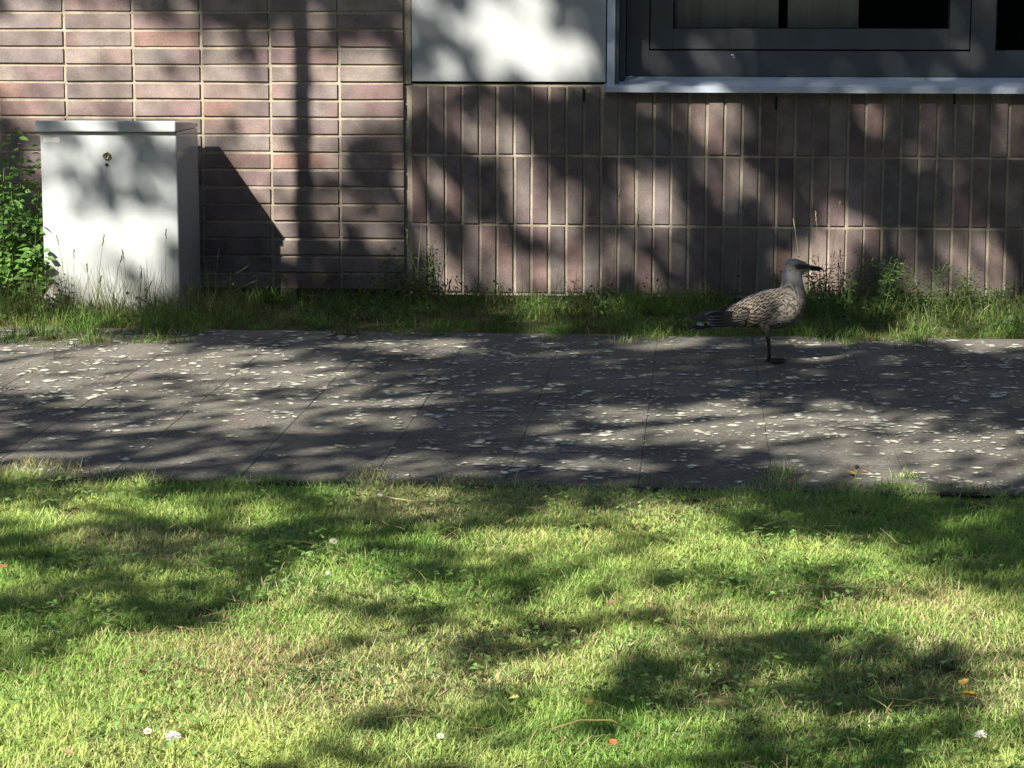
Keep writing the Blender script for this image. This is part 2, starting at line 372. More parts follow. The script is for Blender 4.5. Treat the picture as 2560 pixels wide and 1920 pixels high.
# lichen crust growing on the slabs
def flake(x, y, r):
    n = random.choice((8, 9, 10, 11)); ph = random.uniform(0, 6.28); e = random.uniform(.75, 1.3); z = random.uniform(.0006, .0022)
    g = random.choice((.5, .65, .8, .9, 1., 1.1)); t = random.uniform(-.02, .02); hi = (.66*g+t, .66*g, .56*g-t); lo = tuple(.45*a+.55*b for a, b in zip(hi, (.142, .135, .117)))
    rs = [random.uniform(.5, 1.2) for _ in range(n)]
    P = [[(x+r*f*k_*e*math.cos(ph+2*math.pi*q/n), y+r*f*k_/e*math.sin(ph+2*math.pi*q/n), zz) for q, k_ in enumerate(rs)] for f, zz in ((.68, z), (1.1, z-.0003))]
    add_poly(P[0], hi, 1)
    for q in range(n):
        w_ = (q+1) % n; add_poly([P[1][q], P[1][w_], P[0][w_], P[0][q]], lo, 1)
random.seed(21)
cnt = 0
while cnt < 4800:
    x = random.uniform(-2.6, 4.2); y = random.uniform(EDGE1+.05, EDGE0-.03)
    d = float(fnoise(np.array([x*2.3]), np.array([y*2.3]), 5)[0])
    p = .35+2.6*max(d-.42, 0)+(.25 if (x < .6 and y > -2.5) else 0)
    if x < .5 and y < -2.7: p *= .45
    if random.random() > p: continue
    r = random.choice((.004, .005, .006, .008, .009, .010, .012, .014, .018)); flake(x, y, r); cnt += 1
    if random.random() < .3:
        for _ in range(random.randrange(1, 5)): flake(x+random.gauss(0, .02), y+random.gauss(0, .018), random.uniform(.004, .009))
for _ in range(9000):
    x = random.uniform(-1.6, 3.2); y = random.uniform(EDGE1+.02, EDGE0-.01); r = random.uniform(.0015, .0035); a0 = random.uniform(0, 6.28); g = random.uniform(.3, .95)
    add_poly([(x+r*random.uniform(.7, 1.4)*math.cos(a0+q*1.257), y+r*math.sin(a0+q*1.257), .0007+.0000001*_) for q in range(5)], (.5*g, .48*g, .40*g), 1)
me = np_mesh('pavement', V, L, Z, np.array(C), mi=MI)
tag(link('pavement', me, [M_slab, M_lichen, M_joint]), kind='structure')
# ------------------------------------------------------------------ grass blades
def blades(X, Y, H, Wd, lean, col, tipc=None, z0=-.01):
    """ curved three-segment blades; X,Y roots, H length, Wd width, lean 0..1.5, col (N,3) """
    N = len(X); az = rng.uniform(0, 2*np.pi, N); tw = az+np.pi/2+rng.uniform(-.7, .7, N)
    dx, dy = np.cos(az), np.sin(az); wx, wy = np.cos(tw), np.sin(tw)
    P = []; a0 = lean*.35; z = np.full(N, z0); px, py = X.copy(), Y.copy(); cs = []
    for k, (f, wf) in enumerate(((0, 1), (.4, .95), (.75, .65), (1, 0))):
        if k:
            seg = H*(f-pf); ang = a0+lean*(.25+.75*(f+pf)/2)
            px = px+dx*np.sin(ang)*seg; py = py+dy*np.sin(ang)*seg; z = np.maximum(z+np.cos(ang)*seg, z0+.002*k)
        pf = f
        if wf:
            P.append(np.stack([px-wx*Wd*wf/2, py-wy*Wd*wf/2, z], 1)); P.append(np.stack([px+wx*Wd*wf/2, py+wy*Wd*wf/2, z], 1))
        else: P.append(np.stack([px, py, z], 1))
    V = np.stack(P, 1).reshape(-1, 3)
    fl = np.array([0, 1, 3, 2, 2, 3, 5, 4, 4, 5, 6]); sz = np.array([4, 4, 3])
    L = (fl[None]+(np.arange(N)*7)[:, None]).ravel(); Z = np.tile(sz, N)
    tipc = col if tipc is None else tipc
    kf = np.array([0, 0, .3, .3, .7, .7, 1])[None, :, None]
    C = (col[:, None, :]*(1-kf)+tipc[:, None, :]*kf).reshape(-1, 3)
    return V, L, Z, C
def grasscol(X, Y, dry=0.):
    n1 = fnoise(X*3.1, Y*3.1, 3); n2 = fnoise(X*9, Y*9, 9); r = rng.random(len(X))
    g1 = np.array([.27, .44, .10]); g2 = np.array([.51, .62, .20]); g3 = np.array([.15, .29, .07]); st = np.array([.66, .60, .38]); br = np.array([.30, .21, .11])
    t = np.clip((n1-.35)*3, 0, 1)[:, None]; c = g1*(1-t)+g2*t
    c = np.where((n2 < .42)[:, None] & (r < .7)[:, None], g3*.6+c*.4, c)
    pd = np.clip((fnoise(X*2.3+9, Y*2.3, 31)-.45)*2.8, 0, .6)+.07+dry
    q = rng.random(len(X)); c = np.where((q < pd)[:, None], st*.65+c*.35, c); c = np.where((q < pd*.22)[:, None], br, c)
    return c*rng.uniform(.75, 1.3, (len(X), 1))
def scatter(n, x0, x1, y0, y1): return rng.uniform(x0, x1, n), rng.uniform(y0, y1, n)
# lawn: edge against the slabs is ragged
BIG = 640000
X, Y = scatter(BIG, -1.0, 2.9, -5.7, -3.27)
xa_, ya_ = scatter(150000, -3.2, -1.0, -5.9, -3.27); xc_, yc_ = scatter(80000, 2.9, 4.3, -5.9, -3.27)
X = np.concatenate([X, xa_, xc_]); Y = np.concatenate([Y, ya_, yc_]); BIG = len(X)
ed = -3.36+.09*(fnoise(X*4, X*0+3, 40)-.5)+.05*(fnoise(X*17, X*0+1, 41)-.5)
kd = np.where(X < .0, .1*np.clip(1-(X+.75)**2*2.5, 0, 1), 0)
k = (Y < ed+kd) & (fnoise(X*11, Y*11, 77) > .20+.12*rng.random(BIG)); X, Y = X[k], Y[k]
tall = .7+.8*fnoise(X*7, Y*7, 12); tall = np.where(Y > -3.46, tall*1.25, tall)
H = rng.uniform(.009, .027, len(X))*tall; c = grasscol(X, Y)
dp = 0
for (u, v, ru, rv, s) in ((580, 1640, 260, 90, .6), (2200, 1490, 300, 50, .5), (1370, 1330, 200, 40, .2), (1700, 1530, 180, 50, .5), (1040, 1250, 110, 25, .4)):
    g0 = G(u, v); ga = G(u+ru, v); gb = G(u, v+rv)
    d = ((X-g0[0])/(ga[0]-g0[0]))**2+((Y-g0[1])/(gb[1]-g0[1]))**2; dp = np.maximum(dp, s*np.exp(-d))
q = rng.random(len(X)) < dp; c[q] = np.array([.58, .48, .27])*rng.uniform(.7, 1.15, (q.sum(), 1))
for (u, v, ru, rv) in ((2340, 1455, 70, 18), (2190, 1720, 60, 22), (775, 1420, 30, 16), (870, 1740, 60, 30)):      # worn bare spots
    g0 = G(u, v); ga = G(u+ru, v); gb = G(u, v+rv)
    d = ((X-g0[0])/(ga[0]-g0[0]))**2+((Y-g0[1])/(gb[1]-g0[1]))**2; kk = (d > 1) | (rng.random(len(X)) < .35)
    X, Y, H, c = X[kk], Y[kk], H[kk], c[kk]
b1 = blades(X, Y, H, rng.uniform(.0011, .0022, len(X)), rng.uniform(.5, 1.9, len(X)), c, c*rng.uniform(1., 1.5, (len(X), 1)))
# clover and small broad leaves between the blades
n = 9000; X, Y = scatter(n, -1.2, 3.0, -5.7, -3.42); k = fnoise(X*4.5, Y*4.5, 51)+.15*rng.random(n) > .60; X, Y = X[k], Y[k]; n = len(X)
th = np.linspace(0, 2*np.pi, 7)[:-1]; tv = np.array([(0, 0, 0)]+[(.5+.5*math.cos(a), .5*math.sin(a), .1*abs(math.sin(a))) for a in th])
tf = [(1+i, 1+(i+1) % 6, 0) for i in range(6)][:]
bs = [b1]
for lobe in range(3):
    az = rng.uniform(0, 2*np.pi, n) if lobe == 0 else az+2.09
    s = rng.uniform(.006, .010, n); tl = rng.uniform(-.5, .5, n)
    ex = np.stack([np.cos(az)*np.cos(tl), np.sin(az)*np.cos(tl), np.sin(tl)], 1); ey = np.stack([-np.sin(az), np.cos(az), 0*az], 1); ez = np.cross(ex, ey)
    Mx = np.stack([ex*s[:, None], ey*s[:, None], ez*s[:, None]], 2)
    if lobe == 0: hz = rng.uniform(.012, .026, n)
    v_, l_, z_ = inst(tv, tf, Mx, np.stack([X, Y, hz], 1))
    cc = np.repeat(np.array([.22, .36, .11])*rng.uniform(.7, 1.5, (n, 1)), len(tv), 0); bs.append((v_, l_, z_, cc))
# loose mown straw lying on top
n = 5200; X, Y = scatter(n, -1.3, 3.1, -5.7, -3.4); az = rng.uniform(0, np.pi, n); ln = rng.uniform(.02, .07, n)
ex = np.stack([np.cos(az), np.sin(az), rng.uniform(-.15, .15, n)], 1); ey = np.stack([-np.sin(az), np.cos(az), 0*az], 1); ez = np.cross(ex, ey)
Mx = np.stack([ex*ln[:, None], ey*.0016, ez*ln[:, None]*.3], 2)
tv2 = np.array([(-.5, -.5, 0), (0, -.6, .12), (.5, -.4, 0), (.5, .4, 0), (0, .6, .12), (-.5, .5, 0)]); tf2 = [(0, 1, 4, 5), (1, 2, 3, 4)]
v_, l_, z_ = inst(tv2, tf2, Mx, np.stack([X, Y, rng.uniform(.012, .03, n)], 1))
bs.append((v_, l_, z_, np.repeat(np.array([.46, .38, .2])*rng.uniform(.6, 1.2, (n, 1)), 6, 0)))
Vv, Ll, Zz, Cc = join_batches(bs)
tag(link('lawn_grass', np_mesh('lawn_grass', Vv, Ll, Zz, Cc, smooth=True), M_grass), 'short mown lawn with clover, dry straw and worn patches', 'grass', kind='stuff')
# rough grass between pavement and wall
n = 90000; X, Y = scatter(n, -2.3, 3.9, -1.42, .0)
front = -.91+.42*(fnoise(X*2.1, X*0+7, 60, 2)-.5)+.14*(fnoise(X*12, X*0+7, 61)-.5)
front = np.where(X < -.52, front-.33*np.clip((-.52-X)*6, 0, 1), front)
front = np.where((X > -.5) & (X < .0), front+.12, front)
inside = (X > CX0-.005) & (X < CX1+.005) & (Y > CY0-.004)
dens = np.clip(.25+2.4*(fnoise(X*4, Y*4, 63)-.38), .1, 1)
dens = np.where((X < -.45) & (Y < -.45), np.maximum(dens, .85), dens)
k = (Y > front) & ~inside & (Y < -.02) & (rng.random(n) < dens); X, Y = X[k], Y[k]
hh = (.022+.075*np.clip(fnoise(X*3.4, Y*3.4, 66)-.25, 0, 1)+.03*np.clip((Y+.75)/.6, 0, 1))*np.where((X > -.5) & (X < 1.4), .8, 1.)
hh = np.where(Y < -.85, hh*.55, hh); hh = np.where((X < -.6) & (Y < -.46), hh*1.15, hh); hh = np.where((X > 1.5) & (Y < -.6), hh*.6, hh)
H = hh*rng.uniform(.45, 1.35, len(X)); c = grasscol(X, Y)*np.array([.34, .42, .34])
mv = (Y < -.78) & (rng.random(len(X)) < .3); c[mv] = np.array([.24, .15, .05])*rng.uniform(.6, 1.3, (mv.sum(), 1))
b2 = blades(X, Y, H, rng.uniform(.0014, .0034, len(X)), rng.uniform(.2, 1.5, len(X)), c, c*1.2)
n = 700; X, Y = scatter(n, -1.5, -.45, -.8, -.47); b3 = blades(X, Y, rng.uniform(.1, .24, n), rng.uniform(.0009, .0018, n), rng.uniform(.1, .8, n), np.array([.18, .19, .07])*rng.uniform(.5, 1.5, (n, 1)))
n = 900; X, Y = scatter(n, -.4, 3.4, -.6, -.03); b4 = blades(X, Y, rng.uniform(.1, .2, n), rng.uniform(.0009, .0018, n), rng.uniform(.1, .9, n), np.array([.17, .17, .07])*rng.uniform(.5, 1.5, (n, 1)))
tufts = []
random.seed(77)
for q in range(150):
    tx = random.uniform(-1.5, 2.9); back_ = random.random() < .45; ty = random.uniform(-.4, -.03) if back_ else random.uniform(-1.02, -.6)
    if tx < -.5 and not back_: ty = random.uniform(-1.25, -.5)
    if CX0-.02 < tx < CX1+.02 and ty > CY0-.03: continue
    m = random.randrange(30, 90); hgt = random.uniform(.05, .11) if (back_ or tx < -.45) else random.uniform(.03, .065)
    if -.5 < tx < 1.4 and back_: hgt *= .85
    xx = rng.normal(tx, .022, m); yy = rng.normal(ty, .022, m); kk = (yy < -.015) & ~((xx > CX0-.01) & (xx < CX1+.01) & (yy > CY0-.01)); xx, yy = xx[kk], yy[kk]; m = len(xx)
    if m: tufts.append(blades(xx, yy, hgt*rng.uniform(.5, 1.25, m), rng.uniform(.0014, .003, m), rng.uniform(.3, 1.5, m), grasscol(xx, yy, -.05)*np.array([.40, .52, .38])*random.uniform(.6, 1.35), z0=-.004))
for q in range(42):
    tx = random.choice((random.uniform(.0, 1.3), random.uniform(1.35, 2.0), random.uniform(-1.5, -.5))); ty = random.uniform(-1.03, -.9)-(.25 if tx < -.5 else 0); m = random.randrange(30, 80)
    xx = rng.normal(tx, .03, m); yy = rng.normal(ty, .018, m)
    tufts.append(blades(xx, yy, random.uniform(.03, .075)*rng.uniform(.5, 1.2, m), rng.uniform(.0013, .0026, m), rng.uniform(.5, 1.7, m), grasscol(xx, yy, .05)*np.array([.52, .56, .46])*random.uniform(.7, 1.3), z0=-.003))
for q in range(46):      # lawn tufts creeping over the near pavement edge
    tx = random.uniform(-.9, 2.6); m = random.randrange(25, 70); xx = rng.normal(tx, .03, m); yy = rng.normal(EDGE1+random.uniform(-.01, .045), .014, m)
    tufts.append(blades(xx, yy, rng.uniform(.014, .04, m), rng.uniform(.0012, .0024, m), rng.uniform(.5, 1.7, m), grasscol(xx, yy, .05)*.9, z0=-.002))
# small ground-cover leaves
n = 7000; X, Y = scatter(n, -2., 3.7, -.98, -.03); k = (fnoise(X*4, Y*4, 71) > .52) & ~((X > CX0-.02) & (X < CX1+.02) & (Y > CY0-.02)); X, Y = X[k], Y[k]; n = len(X)
az = rng.uniform(0, 6.28, n); tl = rng.uniform(-.9, .9, n); s = rng.uniform(.008, .018, n)
ex = np.stack([np.cos(az)*np.cos(tl), np.sin(az)*np.cos(tl), np.sin(tl)], 1); ey = np.stack([-np.sin(az), np.cos(az), 0*az], 1); ez = np.cross(ex, ey)
v_, l_, z_ = inst(tv, tf, np.stack([ex*s[:, None], ey*s[:, None]*.7, ez*s[:, None]], 2), np.stack([X, Y, rng.uniform(.015, .10, n)*(.4+.6*np.clip(Y+1, 0, 1))], 1))
b5 = (v_, l_, z_, np.repeat(np.array([.075, .14, .035])*rng.uniform(.6, 1.6, (n, 1)), len(tv), 0))
# tufts in the slab joints
tX, tY = [], []
for u, v in ((1960, 1195), (1975, 1225), (2270, 1195), (900, 1185), (930, 1195), (100, 1165), (165, 1170), (60, 1160), (2125, 860), (2260, 870), (1945, 1180), (1560, 855), (1380, 850)):
    g = G(u, v); m = 70; tX.append(rng.normal(g[0], .022, m)); tY.append(rng.normal(g[1], .022, m))
X = np.concatenate(tX); Y = np.concatenate(tY); b6 = blades(X, Y, rng.uniform(.012, .04, len(X)), rng.uniform(.0014, .0026, len(X)), rng.uniform(.5, 1.5, len(X)), grasscol(X, Y, .2)*.9, z0=-.002)
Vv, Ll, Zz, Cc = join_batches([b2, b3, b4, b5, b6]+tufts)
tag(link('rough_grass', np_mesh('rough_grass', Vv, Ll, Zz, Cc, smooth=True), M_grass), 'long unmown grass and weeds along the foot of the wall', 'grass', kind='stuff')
# ------------------------------------------------------------------ leafy plants
LEAF = np.array([(0, 0, 0), (.3, .34, .05), (.3, 0, -.03), (.3, -.34, .05), (.68, .24, .02), (.68, 0, -.05), (.68, -.24, .02), (1, 0, -.12)])
LEAFF = [(0, 2, 1), (0, 3, 2), (1, 2, 5, 4), (2, 3, 6, 5), (4, 5, 7), (5, 6, 7)]
def leaf_batch(P, D, size, col, wid=1., templ=LEAF):
    n = len(P); D = D/np.linalg.norm(D, axis=1)[:, None]; r = rng.normal(size=(n, 3)); r[:, 2] *= .4
    up = np.array([0, -.25, 1.])+r*.45; ey = np.cross(up, D); ey /= np.linalg.norm(ey, axis=1)[:, None]; ez = np.cross(D, ey)
    v_, l_, z_ = inst(templ, LEAFF, np.stack([D*size[:, None], ey*size[:, None]*wid, ez*size[:, None]], 2), P)
    return v_, l_, z_, np.repeat(col, len(templ), 0)
def plant(name, stems, leafsize, perstem, colr, label, cat, wid=1., stemr=.0018, spread=1., low=.1):
    """stems: list of (x,y,height,leanx,leany)"""
    x0 = np.mean([s[0] for s in stems]); y0 = np.mean([s[1] for s in stems]); root = empty(name, (x0, y0, 0)); tag(root, label, cat)
    tb, P, D, Sz = [], [], [], []
    for (x, y, h, lx_, ly_) in stems:
        pts = [(x-x0+lx_*t**1.6, y-y0+ly_*t**1.6, -.01+h*t) for t in (0, .2, .4, .6, .8, 1)]
        tb.append((pts, [stemr*(1.2-.8*t) for t in (0, .2, .4, .6, .8, 1)], 5))
        for k in range(perstem):
            t = low+(1-low)*(k+random.random())/perstem; az = random.uniform(0, 6.28)
            p = np.array([x-x0+lx_*t**1.6, y-y0+ly_*t**1.6, h*t-.01]); d = np.array([math.cos(az), math.sin(az), random.uniform(-.35, .6)])
            off_ = random.uniform(.2, 1.)*leafsize*spread
            P.append(p+d*off_); D.append(d+np.array([0, 0, -.2])); Sz.append(leafsize*random.uniform(.55, 1.2)*(1.1-.45*t))
    n = len(P); col = np.array(colr)*rng.uniform(.65, 1.5, (n, 1))
    for q in tb: tubes_obj('stem', [q], M_green_stem, root)
    v_, l_, z_, c_ = leaf_batch(np.array(P), np.array(D), np.array(Sz), col, wid)
    link('foliage', np_mesh('foliage', v_, l_, z_, c_), M_leaf, root)
    return root
def stems(n, cx, cy, rx, ry, h0, h1, lean=.08):
    return [(random.gauss(cx, rx), min(random.gauss(cy, ry), -.02), random.uniform(h0, h1), random.uniform(-lean, lean), random.uniform(-lean, lean*.4)) for _ in range(n)]
random.seed(5)
plant('leafy_shrub', [(x+.045, y+.23, h*.99, lx_, min(ly_, 0)) for x, y, h, lx_, ly_ in [(-1.42, -.5, .56, .05, -.05), (-1.36, -.55, .46, .06, -.03), (-1.47, -.4, .62, .03, -.05), (-1.33, -.62, .34, .04, -.05), (-1.40, -.62, .42, .02, -.05), (-1.5, -.55, .58, -.03, -.03), (-1.34, -.5, .40, .05, -.02), (-1.44, -.6, .5, .03, -.05), (-1.55, -.45, .6, -.05, 0), (-1.38, -.4, .52, .05, 0), (-1.62, -.5, .5, -.06, 0), (-1.31, -.66, .22, .03, -.03)]],
      0.048, 110, (.13, .26, .06), 'bright green leafy shrub growing left of the white cabinet', 'shrub', .95, .003, .8)
g = G(1030, 800); plant('weed_clump', stems(14, .02, -.12, .06, .05, .08, .24, .06), .02, 50, (.07, .12, .035), 'dark feathery weed at the corner where the two brick patterns meet', 'weed', .5)
plant('weed_clump', stems(30, 1.58, -.30, .09, .12, .08, .21, .09), .022, 46, (.085, .16, .04), 'bushy weed growing at the wall just right of the gull', 'weed', .6)
plant('weed_clump', stems(34, 1.90, -.26, .13, .09, .08, .19, .09), .021, 44, (.05, .09, .03), 'dark low weed clump by the wall at the right of the picture', 'weed', .6)
plant('weed_clump', stems(12, 1.36, -.34, .06, .1, .07, .14, .06), .022, 18, (.10, .17, .04), 'low sunlit weed at the wall behind the head of the gull', 'weed', .6)
plant('weed_clump', stems(16, .62, -.40, .13, .09, .05, .11, .06), .022, 18, (.10, .16, .05), 'low sprawling weed below the upright bricks midway between cabinet and gull', 'weed', .6)
plant('weed_clump', stems(8, -1.16, -.57, .03, .02, .06, .15, .04), .026, 12, (.06, .10, .04), 'small dark weed in front of the left corner of the cabinet', 'weed', .8)
g = G(790, 1690); plant('dock_plant', stems(20, g[0], g[1], .06, .035, .012, .026, .04), .022, 9, (.05, .13, .04), 'dark jagged-leaved rosette in the front of the lawn', 'weed', .4, spread=.6, stemr=.001)
g = G(1880, 790); plant('weed_clump', stems(7, 1.50, -.62, .03, .04, .04, .09, .04), .02, 12, (.08, .13, .04), 'small weed at the pavement edge right below the beak of the gull', 'weed', .6)
# ------------------------------------------------------------------ grass stalks with seed heads
def stalk(x, y, h, lx_, ly_, label, head=.03, dry=True, r=.0009):
    root = empty('grass_stalk', (x, y, 0)); tag(root, label, 'grass stalk', 'tall grass stalks with seed heads')
    ts = [k/8 for k in range(9)]; pts = [(lx_*t**1.8, ly_*t**1.8, -.01+h*t-.12*abs(lx_)*t**4) for t in ts]
    m = M_dry if dry else M_green_stem
    tubes_obj('stem', [(pts, [r*(1.1-.6*t) for t in ts], 5)], m, root)
    a = Vector(pts[-2]); b = Vector(pts[-1]); d = (b-a).normalized(); tb = []
    for k in range(9):
        p = b+d*(head*(k/8-.5)); s = Vector((random.uniform(-1, 1), random.uniform(-1, 1), random.uniform(.2, 1))).normalized()*.35+d
        tb.append(([p, p+s*head*.14, p+s*head*.28], [.0004, .0016, .0003], 5))
    tubes_obj('seed_head', tb, m, root)
random.seed(9)
def st(u, v, y, lean, label, h=None, **k):      # tip at a seen place, rooted on the ground below it
    p = Wl(u, v, y); stalk(p[0]-lean, y+.02, p[2]+.012+.12*abs(lean), lean, -.02, label, **k)
st(600, 680, -.62, .13, 'tall arching dry stalk leaning right, right of the cabinet', head=.05)
st(622, 712, -.60, .12, 'arching dry stalk leaning right just under the tallest one right of the cabinet', head=.045)
st(545, 640, -.55, .02, 'thin upright stalk in the dark shade beside the cabinet', head=.03)
st(258, 605, -.52, .03, 'dark bent stalk against the middle of the cabinet front', dry=False, head=.035)
st(185, 640, -.55, .01, 'thin stalk against the left part of the cabinet front', dry=False)
st(145, 605, -.56, -.02, 'thin stalk against the left edge of the cabinet front', dry=False)
st(308, 645, -.52, -.01, 'pale stalk against the cabinet front right of its middle', head=.045)
st(415, 590, -.53, .01, 'thin green stalk crossing the right edge of the cabinet front', dry=False)
st(375, 715, -.56, .03, 'short stalk with dark seed head low on the cabinet front', dry=False)
st(1547, 495, -.10, .02, 'dry stalk reaching up the upright bricks below the window corner', head=.04)
st(1860, 530, -.12, .03, 'dry curved stalk on the upright bricks left above the gull', head=.035)
st(2098, 520, -.15, .03, 'pale stalk with seed head on the sunlit bricks right of the beak', head=.03)
st(2040, 545, -.15, -.02, 'straight pale stalk in front of the red sunlit brick by the beak', head=.03)
st(1985, 560, -.15, -.03, 'pale stalk rising just above the head of the gull', head=.02)
st(2085, 640, -.2, .02, 'short pale stalk right of the beak of the gull', head=.02)
st(1054, 560, -.12, .02, 'reddish dry stalk on the upright bricks beside the corner joint', head=.03)
st(1018, 600, -.15, 0, 'green stalk standing in front of the corner joint', dry=False, head=.05)
st(1215, 705, -.35, .0, 'short pale stalk before the bricks left of the picture middle', head=.02)
st(2155, 770, -.72, .0, 'short pale stalk at the pavement edge right of the gull', head=.02, dry=False)
st(2465, 772, -.6, .03, 'short arched pale stalk near the right end of the grass strip', head=.02)
# ------------------------------------------------------------------ leaves, flowers and litter lying about
def litter_leaf(u, v, size, col, label, rz=None, z=.022, cat='leaf', y=None):
    p = G(u, v, z) if y is None else Wl(u, v, y)
    out = [(0, 0), (.18, .16), (.34, .34), (.55, .26), (.66, .36), (.82, .14), (1, 0), (.82, -.14), (.66, -.34), (.55, -.24), (.34, -.36), (.18, -.15)]
    k1, k2 = random.uniform(.1, .3), random.uniform(.8, 1.3); V_ = []
    size *= .85
    for s, dz in ((1, .0), (1, -.02)):
        V_ += [((a-.5)*size, b*size*k2, (k1*abs(b)*1.6+.25*(a-.5)**2+dz)*size) for a, b in out]
    V_ += [(0, 0, 0), (0, 0, -.02*size)]; n = 12
    F = [(i, (i+1) % n, 24) for i in range(n)]+[(n+(i+1) % n, n+i, 25) for i in range(n)]+[(i, n+i, n+(i+1) % n, (i+1) % n) for i in range(n)]
    m = mat('dead leaf', col, .6, .25, noise=[(120, 3, .75, 1.2)], translucent=.2)
    o = link('fallen_leaf', pymesh('fallen_leaf', V_, F, False), m, loc=p)
    o.rotation_euler = (random.uniform(-.35, .35), random.uniform(-.35, .35), rz if rz is not None else random.uniform(0, 6.28))
    if y is not None: o.rotation_euler = (1.2, .2, .5)
    return tag(o, label, cat, None if y is not None else 'fallen leaves on the ground')
OR, YE, PK, BR, PY = (.44, .24, .09), (.55, .41, .10), (.42, .26, .17), (.22, .12, .06), (.5, .48, .16)
random.seed(3)
for a in ((4, 1418, .034, OR, 'large orange leaf on the lawn at the left edge of the picture'),
          (597, 1424, .022, PK, 'pinkish leaf on the lawn below and left of the largest daisy'),
          (655, 1406, .018, YE, 'small yellow leaf on the lawn just left of the clover patch'),
          (1528, 1508, .034, (.55, .40, .2), 'pale tan crumpled leaf in the middle of the lawn'),
          (1763, 1293, .020, OR, 'small orange leaf on the upper lawn below the legs of the gull'),
          (1470, 1752, .024, YE, 'bright yellow leaf in the front middle of the lawn'),
          (1285, 1745, .022, (.55, .5, .15), 'yellow-green leaf left of the bright yellow leaf in the lawn'),
          (2410, 1706, .024, YE, 'upper of the two yellow leaves lying close together at lower right'),
          (2424, 1736, .034, (.6, .36, .05), 'lower and larger orange-yellow leaf of the close pair at lower right'),
          (350, 1752, .020, PY, 'pale yellow-green leaf in the sunlit lower left lawn'),
          (425, 1808, .018, PY, 'small pale yellow leaf right of the pale clover head, lower left'),
          (470, 1795, .024, PY, 'larger pale yellow leaf in the lower left lawn near the clover head'),
          (450, 1570, .018, PK, 'reddish leaf on the dry patch in the left of the lawn'),
          (630, 1684, .020, (.6, .5, .2), 'straw-coloured leaf in the sunlit lower left of the lawn'),
          (920, 1855, .020, OR, 'orange leaf near the bottom edge left of the picture middle'),
          (860, 1872, .022, PY, 'pale yellow leaf at the bottom edge left of the orange one'),
          (630, 1880, .020, BR, 'brown leaf near the bottom edge, lower left'),
          (1533, 1855, .018, (.5, .15, .05), 'red-orange leaf near the bottom edge right of the picture middle'),
          (1640, 1742, .014, PK, 'tiny pink leaf right of the bright yellow leaf in the lawn'),
          (2095, 1890, .022, PY, 'yellow-green leaf at the bottom edge, lower right'),
          (170, 1882, .022, PK, 'reddish-brown leaf at the bottom left corner of the lawn')):
    litter_leaf(*a)
for a in ((975, 838, .026, OR, 'orange leaf at the grass edge of the pavement left of the picture middle'),
          (990, 829, .024, YE, 'yellow leaf beside the orange one at the back edge of the pavement'),
          (1003, 836, .020, (.6, .45, .1), 'small pale yellow leaf right of the pair at the back edge of the pavement'),
          (1880, 837, .022, YE, 'yellow leaf on the pavement just right of the legs of the gull'),
          (2183, 846, .030, (.65, .42, .04), 'bright yellow leaf at the back edge of the pavement at right'),
          (2130, 1183, .036, (.6, .40, .08), 'long yellow leaf on the front of the pavement at right'),
          (2160, 1178, .024, OR, 'orange leaf touching the long yellow leaf on the pavement'),
          (760, 940, .032, (.6, .55, .15), 'yellow leaf in the sunlit middle of the pavement at left'),
          (1975, 1203, .022, (.5, .17, .05), 'reddish leaf on the weedy front edge of the pavement'),
          (895, 1052, .022, OR, 'small orange leaf near the front of the pavement left of middle')):
    litter_leaf(*a, z=.006)
litter_leaf(1470, 229, .022, (.6, .5, .12), 'small yellow leaf caught under the bottom of the white panel', y=-.006)
